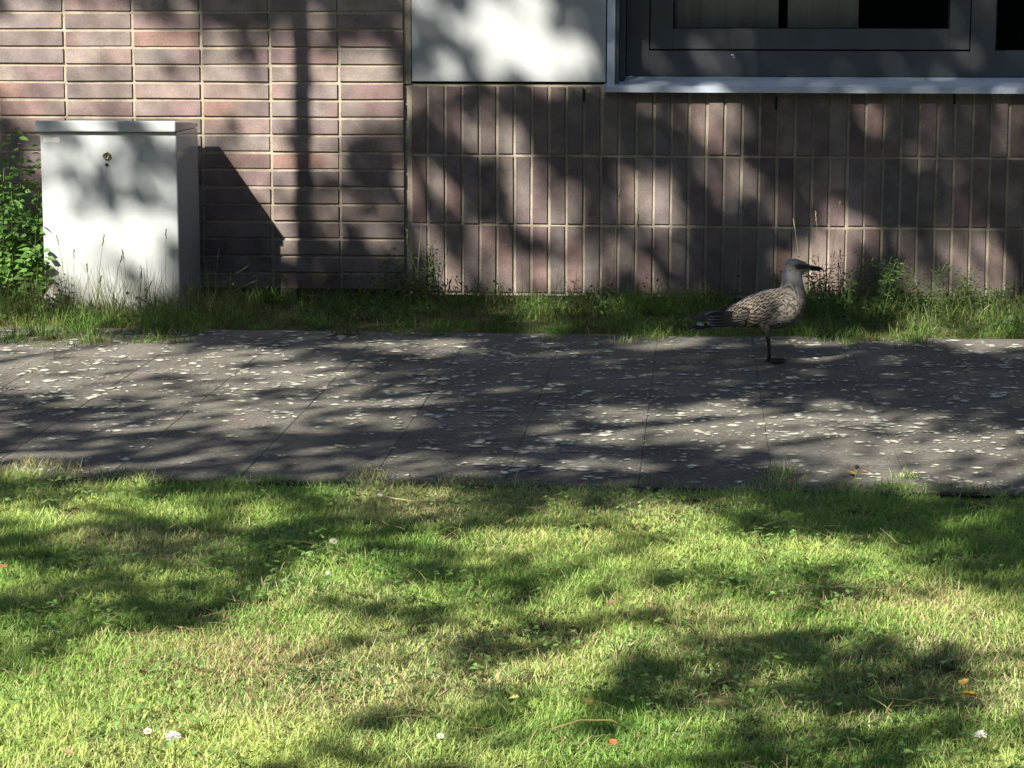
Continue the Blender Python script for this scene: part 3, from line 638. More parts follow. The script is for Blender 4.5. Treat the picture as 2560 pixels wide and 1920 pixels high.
# black pebble / bud beside the leaves
def pebble(name, p, r, m, label, cat, sq=(1, .8, .7)):
    bm = bmesh.new(); bmesh.ops.create_icosphere(bm, subdivisions=3, radius=1)
    for v in bm.verts:
        q = v.co*1.7; v.co *= 1+.16*math.sin(q.x*2.1+1)*math.cos(q.y*1.7)+.07*math.sin(q.z*4)
        v.co = Vector((v.co.x*r*sq[0], v.co.y*r*sq[1], v.co.z*r*sq[2]))
    o = bm_obj(name, bm, m, smooth=True); o.location = p; return tag(o, label, cat)
p = G(2142, 1172); pebble('pebble', (p[0], p[1], .005), .006, M_dark, 'tiny black pebble on the pavement beside the long yellow leaf', 'pebble')
p = Wl(135, 770, -.5); pebble('stone', (p[0], -.5, .035), .045, M_stone, 'pale rounded stone at the left foot of the cabinet', 'stone', (.8, .7, 1.1))
def flower(u, v, s, label, kind='daisy'):
    p = G(u, v, .03); root = empty(kind, (p[0], p[1], 0)); tag(root, label, 'flower', 'white flowers in the lawn')
    tubes_obj('stem', [([(0, 0, -.01), (.003, .002, .015), (0, 0, .029)], [.0012, .001, .0008], 6)], M_green_stem, root)
    if kind == 'daisy':
        n = 16; P = np.zeros((n, 3)); P[:, 2] = .030; az = np.arange(n)*2*np.pi/n+rng.uniform(-.08, .08, n)
        D = np.stack([np.cos(az), np.sin(az), rng.uniform(.05, .4, n)], 1)
        v_, l_, z_, c_ = leaf_batch(P, D, np.full(n, s/2), np.ones((n, 3)), .55)
        o = link('petals', np_mesh('petals', v_, l_, z_, c_), M_petal, root); o.rotation_euler = (.5, 0, 0); o.location = (0, .014, .0)
        bm = bmesh.new(); bmesh.ops.create_uvsphere(bm, u_segments=10, v_segments=6, radius=s*.16)
        bmesh.ops.translate(bm, vec=(0, -.002, .0268), verts=bm.verts); bm_obj('flower_centre', bm, M_yolk, root, True)
    else:
        n = 60; d = rng.normal(size=(n, 3)); d /= np.linalg.norm(d, axis=1)[:, None]; d[:, 2] = np.abs(d[:, 2])*.9+.05
        v_, l_, z_, c_ = leaf_batch(np.array([[0, 0, .030]])+d*s*.12, d, np.full(n, s*.36), np.ones((n, 3)), .5)
        link('flower_head', np_mesh('flower_head', v_, l_, z_, c_), M_petal, root)
    return root
flower(834, 1349, .019, 'largest white daisy, at the top of the bright clover patch in the lawn')
flower(369, 1822, .014, 'small white daisy in the lower left lawn')
flower(433, 1846, .026, 'pale clover head in the lower left lawn right of the small daisy', 'clover_flower')
flower(1101, 1834, .012, 'tiny white daisy near the bottom middle of the lawn')
flower(1050, 1393, .010, 'tiny white daisy in shade, right of the bright clover patch')
flower(2452, 1840, .020, 'pale clover head in the lower right lawn', 'clover_flower')
flower(820, 1428, .010, 'tiny white daisy in the bright clover patch under the largest daisy')
def stick(pts, r, m, label, name='dry_stem', cat='twig', head=None):
    P = [G(u, v, z) for u, v, z in pts]; x0, y0 = P[0][0], P[0][1]; root = empty(name, (x0, y0, 0)); tag(root, label, cat)
    P = [(p[0]-x0, p[1]-y0, p[2]) for p in P]
    tubes_obj('stem', [(P, [r*(1-.4*k/(len(P)-1)) for k in range(len(P))], 6)], m, root)
    if head:
        a = Vector(P[0]); d = (Vector(P[0])-Vector(P[1])).normalized()
        tubes_obj('tip', [([a-d*.004, a+d*.006, a+d*.014, a+d*.02], [.001, .004, .0035, .0005], 8)], head, root)
stick([(958, 1240, .03), (985, 1246, .03), (1040, 1254, .03), (1112, 1254, .028)], .0022, M_dry, 'long pale stalk with a whitish tip lying on the lawn edge', head=M_petal)
stick([(1055, 1274, .025), (1075, 1272, .026), (1097, 1275, .025)], .003, M_dry, 'short thick pale stalk lying just below the long one with a whitish tip')
stick([(930, 1283, .03), (955, 1302, .035), (975, 1315, .025)], .0013, M_dry, 'thin slanting dry stem on the lawn below the long pale stalk')
stick([(1380, 1822, .02), (1450, 1800, .035), (1530, 1800, .038), (1565, 1822, .02)], .0010, mat('orange runner', (.36, .24, .10), .7, .2), 'thin orange arching stem in the front of the lawn right of middle')
stick([(838, 1113, .006), (870, 1116, .008), (905, 1112, .006)], .0022, M_dry, 'short pale stick lying on the shaded front half of the pavement')
stick([(1095, 1740, .03), (1128, 1720, .035)], .0016, M_dry, 'short straw stalk slanting up in the lower middle of the lawn')
stick([(2200, 1320, .035), (2230, 1345, .03), (2245, 1360, .02)], .0012, M_dry, 'thin curved dry stem in the upper right of the lawn')
stick([(1985, 1460, .03), (2005, 1465, .035), (2022, 1462, .03)], .0014, M_dry, 'short curved dry stem in the lawn left of the brown bare spot')
stick([(1470, 585+275, .01), (1475, 845, .04), (1468, 815, .06)], .0012, M_dry, 'thin dead stem bent over the pavement edge at the middle of the grass strip')

# ------------------------------------------------------------------ young gull
GY = -1.48; gp = Wl(1660+1250/4.809, 905, GY); KX, KZ = .2435e-3, .2493e-3
gull = empty('gull', (gp[0], GY, 0)); tag(gull, 'young speckled brown gull standing on the pavement facing right', 'bird')
def g2(cx, cy): return (cx-1250)*KX, (1370-cy)*KZ
def loft(stations, n=28):
    V_, F = [], []
    c = [np.array(g2(s[0], s[1])) for s in stations]
    for k, s in enumerate(stations):
        ang = math.radians(s[4]); nx, nz = -math.sin(ang), math.cos(ang)
        hh, hw = s[2]*KX*1.03, s[3]*KX*1.05
        for i in range(n):
            a = 2*math.pi*i/n; V_.append((c[k][0]+nx*hh*math.cos(a), hw*math.sin(a), c[k][1]+nz*hh*math.cos(a)))
    for k in range(len(stations)-1):
        for i in range(n): j = (i+1) % n; F.append((k*n+i, k*n+j, (k+1)*n+j, (k+1)*n+i))
    F.append(tuple(range(n))[::-1]); F.append(tuple((len(stations)-1)*n+i for i in range(n)))
    return V_, F
# centre x, centre y, half height, half width, axis angle in degrees
torso = [(560, 888, 22, 26, 10), (650, 872, 48, 55, 14), (760, 848, 92, 92, 18), (880, 815, 140, 128, 20), (1000, 786, 184, 155, 22), (1120, 764, 218, 176, 22), (1230, 750, 238, 190, 22), (1330, 731, 250, 196, 26),
         (1425, 698, 254, 196, 36), (1490, 640, 222, 180, 48), (1525, 575, 190, 160, 62), (1533, 510, 158, 136, 76), (1528, 450, 139, 120, 86), (1522, 390, 125, 110, 92), (1520, 330, 119, 103, 92), (1530, 280, 118, 98, 80), (1545, 255, 100, 85, 60)]
parts = [loft(torso)]
head = [(1408, 252, 30, 28, 5), (1425, 245, 66, 58, 5), (1460, 238, 92, 84, 5), (1510, 234, 106, 98, 2), (1560, 233, 103, 98, -2), (1610, 232, 90, 86, -4), (1660, 232, 68, 64, -5), (1700, 234, 48, 44, -5), (1735, 237, 34, 28, -5), (1752, 239, 22, 18, -5)]
parts.append(loft(head))
for sy in (-1, 1):      # feathered thighs
    v_, f_ = loft([(1200, 870, 100, 60, -80), (1215, 945, 62, 44, -80), (1235, 990, 38, 30, -82), (1245, 1035, 24, 22, -84), (1249, 1080, 15, 15, -86)]); parts.append(([(p[0]+(.004 if sy > 0 else 0), p[1]+sy*.021, p[2]) for p in v_], f_))
V_, F_ = [], []
for v_, f_ in parts:
    o = len(V_); V_ += v_; F_ += [tuple(i+o for i in q) for q in f_]
tmp = bpy.data.objects.new('tmp', pymesh('tmp', V_, F_)); S.collection.objects.link(tmp)
rm = tmp.modifiers.new('r', 'REMESH'); rm.mode = 'VOXEL'; rm.voxel_size = .0017
sm = tmp.modifiers.new('s', 'SMOOTH'); sm.iterations = 9; sm.factor = .5
dg = bpy.context.evaluated_depsgraph_get(); me = bpy.data.meshes.new_from_object(tmp.evaluated_get(dg)); bpy.data.objects.remove(tmp)
nv = len(me.vertices); co = np.zeros(nv*3, np.float32); me.vertices.foreach_get('co', co); co = co.reshape(-1, 3)
PX = co[:, 0]/KX+1250; PZ = 1370-co[:, 2]/KZ; PYv = co[:, 1]
def sst(x, a, b): t = np.clip((x-a)/(b-a), 0, 1); return t*t*(3-2*t)
base = np.array([.41, .37, .32]); white = np.array([.56, .55, .52]); brown = np.array([.17, .125, .095]); grey = np.array([.33, .31, .29])
col = np.tile(base, (nv, 1))
wn = sst(-PZ, -470, -330)[:, None]*sst(PX, 1380, 1460)[:, None]; col = col*(1-wn*.8)+white*wn*.8            # pale neck and throat
cap = (sst(-PZ, -260, -190)*sst(PX, 1380, 1480))[:, None]; col = col*(1-cap*.75)+np.array([.27, .245, .22])*cap*.75
back = (sst(-PZ, -620, -520)*sst(-PX, -1420, -1300))[:, None]; col = col*(1-back*.6)+np.array([.50, .43, .33])*back*.6
dk = np.exp(-(((PX-1600)/70)**2+((PZ-212)/44)**2)**1.5); lo = np.exp(-(((PX-1700)/80)**2+((PZ-222)/34)**2)**1.5); mk = np.clip(1.1*dk+.9*lo, 0, 1)[:, None]; col = col*(1-mk)+np.array([.05, .04, .036])*mk
# streaks along the neck and mottling on the flank
sa = fnoise(PX/14+PYv*900, PZ/52, 3, 2); stz = sst(-PZ, -640, -520)*sst(PZ, 330, 460)*sst(PX, 1330, 1400)
col *= (1-.62*stz*sst(sa, .42, .6))[:, None]
hd = sst(-PZ, -330, -290); col *= (1-.35*hd*sst(fnoise(PX/12+PYv*700, PZ/20, 8, 2), .5, .7))[:, None]
ma = fnoise(PX/26+PYv*500, PZ/17-PX/70, 13, 3); mm = sst(PZ, 500, 620); col *= (1-.72*mm*sst(ma, .44, .56))[:, None]
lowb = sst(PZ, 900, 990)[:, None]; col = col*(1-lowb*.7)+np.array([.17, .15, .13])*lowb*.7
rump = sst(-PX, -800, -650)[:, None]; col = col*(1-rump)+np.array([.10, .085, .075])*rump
a = me.color_attributes.new('tint', 'FLOAT_COLOR', 'POINT'); cc = np.ones((nv, 4), np.float32); cc[:, :3] = col; a.data.foreach_set('color', cc.ravel())
me.polygons.foreach_set('use_smooth', [True]*len(me.polygons)); me.materials.clear(); body = link('body', me, M_feather, gull)
bmt = bmesh.new(); bmt.from_mesh(me); BVH = BVHTree.FromBMesh(bmt); bmt.free()
# folded wings: every feather a dark centre in a pale rim, laid from the tips forward
OUT = [(0, .28), (.25, .46), (.55, .5), (.8, .4), (.95, .2), (1, 0), (.95, -.2), (.8, -.4), (.55, -.5), (.25, -.46), (0, -.28)]
def feather(V_, L_, Z_, C_, p, d, nrm, ln, wd, dark, pale, rim=.72, lift=.0004, tiponly=False):
    d = Vector(d).normalized(); nrm = Vector(nrm).normalized(); s = nrm.cross(d).normalized(); o = len(V_); n = len(OUT)
    for lay, (k, cc, up) in enumerate(((1., pale, 0), (rim, dark, lift))):
        for a_, b_ in OUT:
            aa = a_ if lay == 0 else a_*(.95 if rim > .6 else .8)-.02
            q = p+d*(aa*ln)+s*(b_*k*wd)+nrm*(up+.07*wd*(1-4*b_*b_*.8)-.0015*a_*a_*min(ln/.012, 3)); V_.append(q); tf_ = min(max((a_-.45)/.4, 0), 1) if tiponly else 1.; C_.append(tuple(np.array(dark)*(1-tf_)+np.array(cc)*tf_))
        L_.extend(range(o+lay*n, o+lay*n+n)); Z_.append(n)
for sy in (-1, 1):
    V_, L_, Z_, C_ = [], [], [], []
    def surf(cx, cy):
        x, z = g2(cx, cy); h = BVH.ray_cast(Vector((x, sy*.2, z)), Vector((0, -sy, 0)))
        if h[0] is None: return None, None
        return h[0], h[1]
    random.seed(40)
    # long primaries and tertials: start, tip in the picture's own profile units, width
    y_out = sy*.026
    PRI = [((800, 800), (235, 848), 52, .5, .9), ((800, 815), (300, 872), 56, .6, .8), ((830, 770), (470, 800), 70, 1., .75), ((840, 800), (468, 838), 74, 1., .7), ((850, 835), (475, 872), 74, 1., .7), ((860, 865), (500, 905), 74, 1., .7), ((880, 890), (540, 935), 70, 1., .7)]
    for k, (a_, b_, wd, pl_, ri) in enumerate(PRI):
        xa_, za_ = g2(*a_); xb_, zb_ = g2(*b_); yy = sy*(.010+.0022*k); A = Vector((xa_, sy*(.024+.0018*k), za_)); B_ = Vector((xb_, yy, zb_)); d = B_-A
        feather(V_, L_, Z_, C_, A, d, (0, sy, .35), d.length, wd*KX, (.028, .026, .028) if k > 1 else (.09, .085, .08), np.array((.40, .42, .42))*pl_ if k > 1 else np.array((.13, .12, .11)), .84, tiponly=True)
    for k, (a_, b_, wd) in enumerate([((960, 880), (640, 920), 80), ((960, 850), (650, 875), 84), ((980, 815), (660, 840), 84), ((1000, 790), (700, 800), 80), ((1010, 750), (760, 765), 74), ((1000, 715), (800, 720), 60)]):
        xa_, za_ = g2(*a_); xb_, zb_ = g2(*b_); pa, na = surf(a_[0], min(a_[1], 930)); 
        if pa is None: continue
        A = pa+Vector((0, sy*.003, 0)); pb, _ = surf(b_[0]+40, b_[1]-5); yb = pb.y if pb else sy*.016
        B_ = Vector((xb_, yb+sy*.004, zb_)); d = B_-A
        feather(V_, L_, Z_, C_, A, d, (0, sy, .3), d.length, wd*KX, (.045, .038, .034), (.40, .37, .32), .84)
    # coverts in rows, rear rows first so the next row overlaps
    def top(cx): return np.interp(cx, [700, 820, 900, 1050, 1200, 1370, 1430], [765, 705, 662, 588, 536, 492, 520])
    def bot(cx): return np.interp(cx, [700, 900, 1080, 1180, 1280, 1360, 1430], [905, 930, 905, 860, 800, 730, 640])
    for r, cx in enumerate(np.arange(730, 1430, 33)):
        t0, b0 = top(cx), bot(cx); m = max(int((b0-t0)/40), 2)
        for k in range(m+1):
            cy = t0+(b0-t0)*(k+(.5 if r % 2 else 0))/m+random.uniform(-9, 9); xx = cx+random.uniform(-12, 12)-.22*(cy-t0)
            if cy > b0+8: continue
            p, nr = surf(xx, cy)
            if p is None: continue
            big = 1.45-.6*(cx-800)/630; ln = 66*big*KX*random.uniform(.8, 1.15); wd = 52*big*KX*random.uniform(.75, 1.15)
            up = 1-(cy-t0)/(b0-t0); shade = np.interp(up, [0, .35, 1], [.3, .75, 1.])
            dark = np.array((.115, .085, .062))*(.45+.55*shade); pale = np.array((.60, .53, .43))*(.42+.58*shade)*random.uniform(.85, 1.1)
            d = Vector((-1, 0, -.30-.25*(1-up))); d = (d-nr*d.dot(nr))
            feather(V_, L_, Z_, C_, p+nr*(.0012+.0001*r), d-nr*.02, nr, ln, wd, dark, pale, random.uniform(.42, .6), .0005)
    wing = link('wing', np_mesh('wing', [tuple(v) for v in V_], L_, Z_, np.array([tuple(c_) for c_ in C_])), M_feather, gull)
# tail fan
V_, L_, Z_, C_ = [], [], [], []
for k in range(-4, 5):
    xa_, za_ = g2(760, 890); xb_, zb_ = g2(245+abs(k)*16, 978); A = Vector((xa_, k*.003, za_)); B_ = Vector((xb_, k*.0075, zb_+.0006*abs(k)-.001)); d = B_-A
    feather(V_, L_, Z_, C_, A, d, (.25, .12*k, 1), d.length, .017, (.022, .02, .022), (.05, .047, .045) if abs(k) < 3 else (.1, .1, .1), .86)
for (a_, b_, y_) in (((460, 925), (375, 912), -.014), ((440, 915), (378, 900), -.012)):
    xa_, za_ = g2(*a_); xb_, zb_ = g2(*b_); A = Vector((xa_, y_, za_)); d = Vector((xb_, y_, zb_))-A
    feather(V_, L_, Z_, C_, A, d, (0, -1, .4), d.length, .008, (.6, .6, .56), (.6, .6, .56), .7)
link('tail', np_mesh('tail', [tuple(v) for v in V_], L_, Z_, np.array([tuple(c_) for c_ in C_])), M_feather, gull)
# bill: deep, straight, hooked at the tip
def bill(st_, name):
    V_, F_ = loft(st_, 14); return link(name, pymesh(name, V_, F_), M_bill, gull)
bill([(1715, 222, 24, 24, -6), (1750, 226, 21, 20, -6), (1790, 230, 18, 16, -4), (1830, 234, 17, 14, -6), (1858, 240, 17, 11, -8), (1876, 247, 14, 7, -12), (1887, 256, 7, 3, -15)], 'upper_bill')
bill([(1715, 252, 16, 20, -2), (1750, 256, 14, 16, -2), (1790, 258, 13, 12, 0), (1820, 260, 13, 10, 0), (1850, 262, 8, 7, 4), (1866, 261, 3, 3, 4)], 'lower_bill')
for sy in (-1, 1):
    x, z = g2(1598, 205); h = BVH.ray_cast(Vector((x, sy*.2, z)), Vector((0, -sy, 0)))[0]
    bm = bmesh.new(); bmesh.ops.create_uvsphere(bm, u_segments=16, v_segments=10, radius=.0044)
    e = bm_obj('eye', bm, M_eye, gull, True); e.location = (h.x, h.y-sy*.0022, h.z)
    # leg: shank, ankle knob, webbed foot with three toes and a hind toe
    lx_ = 1262 if sy > 0 else 1240; yy = sy*.021; x0_, zt_ = g2(lx_, 1085); V_, F_ = [], []
    def addt(pts, rads, n=8):
        v, f = tube(pts, rads, n); o = len(V_); V_.extend(v); F_.extend([tuple(i+o for i in q) for q in f])
    ax = x0_+.002
    addt([(x0_-.001, yy, zt_+.010), (x0_-.0015, yy, zt_), (ax-.001, yy, zt_-.012), (ax, yy, .034), (ax, yy, .018), (ax+.001, yy, .006)], [.0046, .0042, .0036, .0033, .0036, .0042])
    tips = []
    for an in (-.55, 0., .5):
        tx, ty = ax+.046*math.cos(an), yy+.046*math.sin(an); tips.append((tx, ty)); mx_, my_ = ax+.024*math.cos(an), yy+.024*math.sin(an)
        addt([(ax, yy, .006), (mx_, my_, .0055), (tx, ty, .0035), (tx+.005*math.cos(an), ty+.005*math.sin(an), .0022)], [.0034, .0026, .0022, .0005], 6)
    addt([(ax, yy, .007), (ax-.008, yy, .006), (ax-.011, yy, .003)], [.0026, .0018, .0006], 6)
    for i in range(2):
        (x1_, y1_), (x2_, y2_) = tips[i], tips[i+1]; mx_ = (x1_+x2_)/2-.006; my_ = (y1_+y2_)/2; o = len(V_)
        for dz in (.0046, .0034): V_.extend([Vector((ax+.004, yy, dz)), Vector((x1_-.004, y1_, dz-.001)), Vector((mx_, my_, dz-.001)), Vector((x2_-.004, y2_, dz-.001))])
        F_.extend([(o, o+1, o+2, o+3), (o+7, o+6, o+5, o+4)]+[(o+q, o+4+q, o+4+(q+1) % 4, o+(q+1) % 4) for q in range(4)])
    link('leg', pymesh('leg', V_, F_), M_leg, gull)

# ------------------------------------------------------------------ the slim post whose shadow falls on the bricks
sl = SUN[0]/SUN[1]; yb = -2.15; xb_ = -.384+(yb+.012)*sl
post = empty('post', (xb_, yb, 0)); tag(post, 'slim grey steel post standing on the pavement left of the picture', 'post')
tubes_obj('shaft', [([(0, 0, -.02), (0, 0, 1.5), (0, 0, 4.2)], [.029, .029, .028], 20)], M_post, post)
tubes_obj('base_collar', [([(0, 0, 0), (0, 0, .05), (0, 0, .06)], [.045, .045, .03], 20)], M_post, post)
tubes_obj('cap', [([(0, 0, 4.2), (0, 0, 4.215), (0, 0, 4.23)], [.033, .033, .012], 20)], M_post, post)

# ------------------------------------------------------------------ the tree that dapples the light
E1 = np.cross(SUN, [0, 0, 1.]); E1 /= np.linalg.norm(E1); E2 = np.cross(E1, SUN)
def pq(P): P = np.asarray(P); return np.array([P@E1, P@E2])
Fz = 2560/2212
# openings in the crown: sunlit places as seen (x, y, radius x, radius y, strength), grouped by the surface they fall on
LIT = {'wallL': [(40, 40, 90, 60, .8), (100, 200, 110, 70, .85), (230, 100, 110, 90, .8), (330, 190, 120, 70, .9), (430, 110, 80, 50, .75), (520, 190, 90, 60, .95), (600, 120, 60, 30, .6), (560, 300, 80, 60, .9), (775, 140, 80, 32, .95), (790, 200, 90, 45, .95), (740, 265, 70, 35, .7), (580, 400, 60, 60, .7), (720, 330, 25, 50, .6), (715, 430, 35, 50, .55), (840, 380, 40, 30, .5), (820, 450, 55, 20, .45), (830, 520, 50, 25, .5), (620, 480, 40, 40, .5), (710, 575, 30, 30, .4), (60, 290, 60, 40, .5), (380, 30, 60, 25, .4), (60, 90, 150, 110, .9), (250, 60, 160, 70, .85), (230, 220, 200, 60, .85), (598, 50, 34, 70, .5), (702, 50, 26, 60, .5), (605, 200, 60, 90, .95), (700, 200, 45, 90, .95), (605, 330, 55, 60, .85), (700, 300, 45, 35, .75), (480, 280, 70, 40, .8), (150, 120, 150, 120, .7), (400, 200, 120, 80, .9)],
       'cab': [(130, 540, 40, 90, 1.), (200, 330, 90, 22, .75), (350, 400, 28, 70, .95), (300, 440, 45, 30, .9), (270, 520, 60, 50, 1.), (330, 560, 45, 70, 1.), (210, 510, 30, 60, .8), (115, 440, 25, 60, .85), (120, 620, 35, 50, .8), (250, 640, 60, 40, .7), (350, 640, 35, 60, .9), (200, 390, 35, 18, .4), (240, 275, 200, 18, 1.), (230, 470, 145, 190, .85), (360, 370, 30, 60, .9), (110, 330, 30, 50, .8)],
       'panel': [(1055, 45, 48, 42, 1.), (1130, 30, 40, 40, .8), (1130, 100, 75, 45, .85), (1070, 120, 50, 40, .8), (1180, 75, 36, 36, .9), (1250, 130, 40, 34, .9), (1190, 160, 80, 30, .9), (1110, 60, 110, 70, .8), (1150, 150, 150, 40, .7), (960, 160, 70, 26, .6), (1000, 168, 45, 15, .55), (915, 165, 30, 20, .7), (930, 10, 30, 20, .5), (1310, 20, 10, 40, .7)],
       'frame': [(1385, 105, 32, 30, .45), (1470, 130, 60, 22, .3), (1550, 130, 45, 30, .35), (2080, 90, 40, 22, .2), (2190, 120, 40, 30, .4)],
       'sill': [(1370, 188, 40, 10, .5), (1600, 180, 75, 12, .9), (1500, 185, 50, 10, .5), (1720, 190, 40, 10, .4), (2190, 180, 60, 10, .9), (1980, 188, 40, 8, .35)],
       'wallR': [(960, 235, 40, 30, .45), (1000, 300, 50, 30, .35), (1075, 300, 45, 25, .55), (1040, 250, 25, 40, .3), (1130, 390, 42, 65, 1.), (1175, 440, 55, 50, 1.), (1215, 460, 45, 38, .8), (1285, 470, 30, 20, .5), (1230, 520, 50, 26, .5), (930, 400, 40, 45, .5), (970, 450, 45, 40, .55), (925, 520, 40, 50, .55), (1000, 580, 60, 50, .6), (1120, 590, 60, 40, .5), (1230, 590, 70, 45, .6), (1380, 420, 35, 60, .55), (1350, 530, 45, 45, .45), (1450, 470, 40, 50, .28), (1540, 260, 45, 48, .65), (1440, 240, 28, 30, .4), (1610, 310, 30, 30, .55), (1640, 370, 40, 20, .5), (1590, 420, 50, 60, .3), (1730, 560, 60, 40, .7), (1820, 530, 42, 70, 1.), (1790, 600, 60, 50, .9), (1800, 440, 32, 50, .5), (1690, 450, 30, 30, .4), (2010, 275, 34, 34, .6), (2140, 560, 30, 70, .35), (2180, 280, 20, 40, .3), (1440, 590, 60, 40, .3)],
       'gull': [(1640, 655, 95, 38, 1.), (1690, 620, 45, 40, .6), (1700, 680, 40, 35, .5), (1700, 590, 28, 30, .35)],
       'strip': [(90, 700, 120, 40, .9), (60, 650, 60, 30, .9), (30, 480, 60, 120, .95), (30, 600, 60, 60, .9), (260, 660, 100, 20, .6), (300, 720, 120, 14, .4), (1080, 670, 50, 20, .55), (1220, 655, 90, 22, .75), (1350, 650, 60, 18, .6), (1180, 690, 50, 14, .5), (1860, 650, 80, 26, .9), (1990, 640, 60, 26, .55), (2080, 690, 120, 18, .6), (2150, 690, 80, 25, .7), (1720, 705, 60, 10, .5), (900, 610, 30, 30, .4), (1180, 610, 120, 18, .6)],
       'pave': [(140, 775, 90, 9, .7), (420, 770, 190, 10, .65), (400, 800, 150, 14, .7), (620, 800, 60, 12, .8), (650, 820, 75, 14, 1.), (150, 830, 200, 18, .6), (330, 850, 110, 12, .6), (560, 765, 130, 9, .6), (900, 742, 110, 8, .7), (960, 757, 90, 6, .6), (860, 868, 110, 8, .75), (700, 880, 90, 8, .7), (580, 905, 110, 12, .85), (640, 930, 100, 10, .55), (480, 925, 60, 8, .4), (520, 1005, 110, 10, .55), (300, 1030, 100, 10, .3), (1170, 765, 60, 5, .3), (1470, 735, 70, 8, .55), (1400, 745, 60, 6, .4), (1760, 742, 75, 5, .9), (1990, 728, 130, 9, .85), (2150, 740, 90, 12, .9), (1290, 880, 70, 8, .4), (1560, 883, 150, 7, .7), (1460, 900, 120, 7, .5), (1700, 905, 90, 8, .75), (1620, 912, 80, 8, .9), (1580, 935, 120, 9, .8), (1760, 928, 90, 10, .8), (1350, 945, 120, 8, .65), (1300, 1005, 110, 8, .5), (1800, 870, 60, 6, .7), (1870, 875, 50, 6, .5), (1900, 950, 90, 12, .6), (2060, 960, 110, 20, 1.), (2150, 950, 60, 22, .9), (1960, 975, 90, 14, .8), (1850, 1025, 130, 12, .7), (1960, 1010, 80, 12, .6), (2100, 1025, 90, 14, .5), (1720, 1030, 60, 8, .3), (1150, 930, 80, 7, .3), (2190, 860, 40, 6, .4), (400, 815, 430, 45, .38), (1640, 915, 420, 32, .38), (2000, 1000, 260, 42, .45), (700, 1000, 500, 25, .2), (560, 905, 300, 25, .4)],
       'lawn': [(310, 1078, 85, 16, .7), (80, 1085, 110, 28, .65), (390, 1095, 80, 14, .5), (560, 1105, 110, 15, .4), (945, 1078, 60, 13, .8), (1110, 1140, 150, 24, 1.), (1250, 1150, 130, 26, .95), (1430, 1095, 140, 28, .9), (1340, 1195, 90, 20, .6), (1560, 1165, 130, 35, .9), (1700, 1180, 110, 36, .9), (1830, 1160, 110, 26, .9), (1880, 1215, 90, 26, .6), (2090, 1108, 90, 14, .7), (2060, 1180, 80, 16, .4), (725, 1205, 95, 45, 1.), (600, 1260, 100, 30, .7), (520, 1160, 60, 18, .5), (240, 1200, 130, 14, .35), (60, 1180, 60, 15, .3), (990, 1190, 70, 14, .5), (900, 1255, 90, 24, .55), (1150, 1265, 90, 12, .4),
                (400, 1400, 300, 65, 1.), (130, 1480, 220, 90, 1.), (420, 1530, 300, 110, 1.), (60, 1340, 80, 25, .5), (650, 1330, 130, 45, .9), (750, 1450, 160, 50, .9), (850, 1360, 100, 36, .6), (960, 1440, 130, 34, .8), (1060, 1320, 100, 30, .5), (640, 1560, 80, 30, .7), (1260, 1290, 120, 26, .7), (1430, 1275, 110, 20, .8), (1540, 1260, 110, 26, .75), (1350, 1370, 130, 34, .6), (1620, 1320, 130, 30, .6), (1780, 1290, 140, 26, .85), (1900, 1300, 150, 40, .95), (2100, 1310, 120, 60, .9), (2030, 1240, 110, 14, .4), (1180, 1420, 120, 32, .65), (1000, 1520, 130, 30, .7), (1180, 1500, 140, 32, .8), (950, 1590, 160, 40, .95), (1180, 1600, 140, 40, .95), (1380, 1540, 110, 40, .7), (1390, 1620, 80, 30, .7), (200, 1620, 400, 60, 1.), (1600, 1475, 120, 14, .4), (1790, 1440, 60, 16, .4), (2160, 1440, 70, 60, .9), (2190, 1540, 70, 50, .9), (2150, 1630, 90, 40, .8), (1990, 1590, 70, 26, .4), (1750, 1640, 70, 20, .5), (1620, 1400, 90, 14, .4)]}
def hit(kind, u, v):
    if kind == 'wallL': return Wl(u, v, -.012)
    if kind == 'cab': return Wl(u, v, CY0)
    if kind in ('panel', 'wallR'): return Wl(u, v, 0.)
    if kind == 'gull': return Wl(u, v, GY-.05)
    if kind == 'frame': return Wl(u, v, YF)
    if kind == 'sill': return Wl(u, v, -.035)
    if kind == 'strip': return Wl(u, v, -.35) if v < 800 else G(u, v, .04)
    return G(u, v, 0. if kind == 'pave' else .02)
ELL = []
for kind, ls in LIT.items():
    for (x, y, rx, ry, s) in ls:
        if kind == 'pave': ry *= 1.35; s = min(s*1.3, 1)
        if kind == 'wallR' and s > .45: s = min(s*1.15, 1)
        u, v, ru, rv = x*Fz, y*Fz, rx*Fz, ry*Fz
        c0 = pq(hit(kind, u, v)); A = np.stack([pq(hit(kind, u+ru, v))-c0, pq(hit(kind, u, v+rv))-c0], 1)
        ELL.append((c0, np.linalg.inv(A), s, .30 if kind == 'lawn' else (.0 if kind in ('frame',) else .0)))
c_all = np.array([e[0] for e in ELL]); pmin, pmax = c_all.min(0)-1.2, c_all.max(0)+1.2
NL = 330000
PQ = rng.uniform(pmin, pmax, (NL, 2)); I = np.zeros(NL)
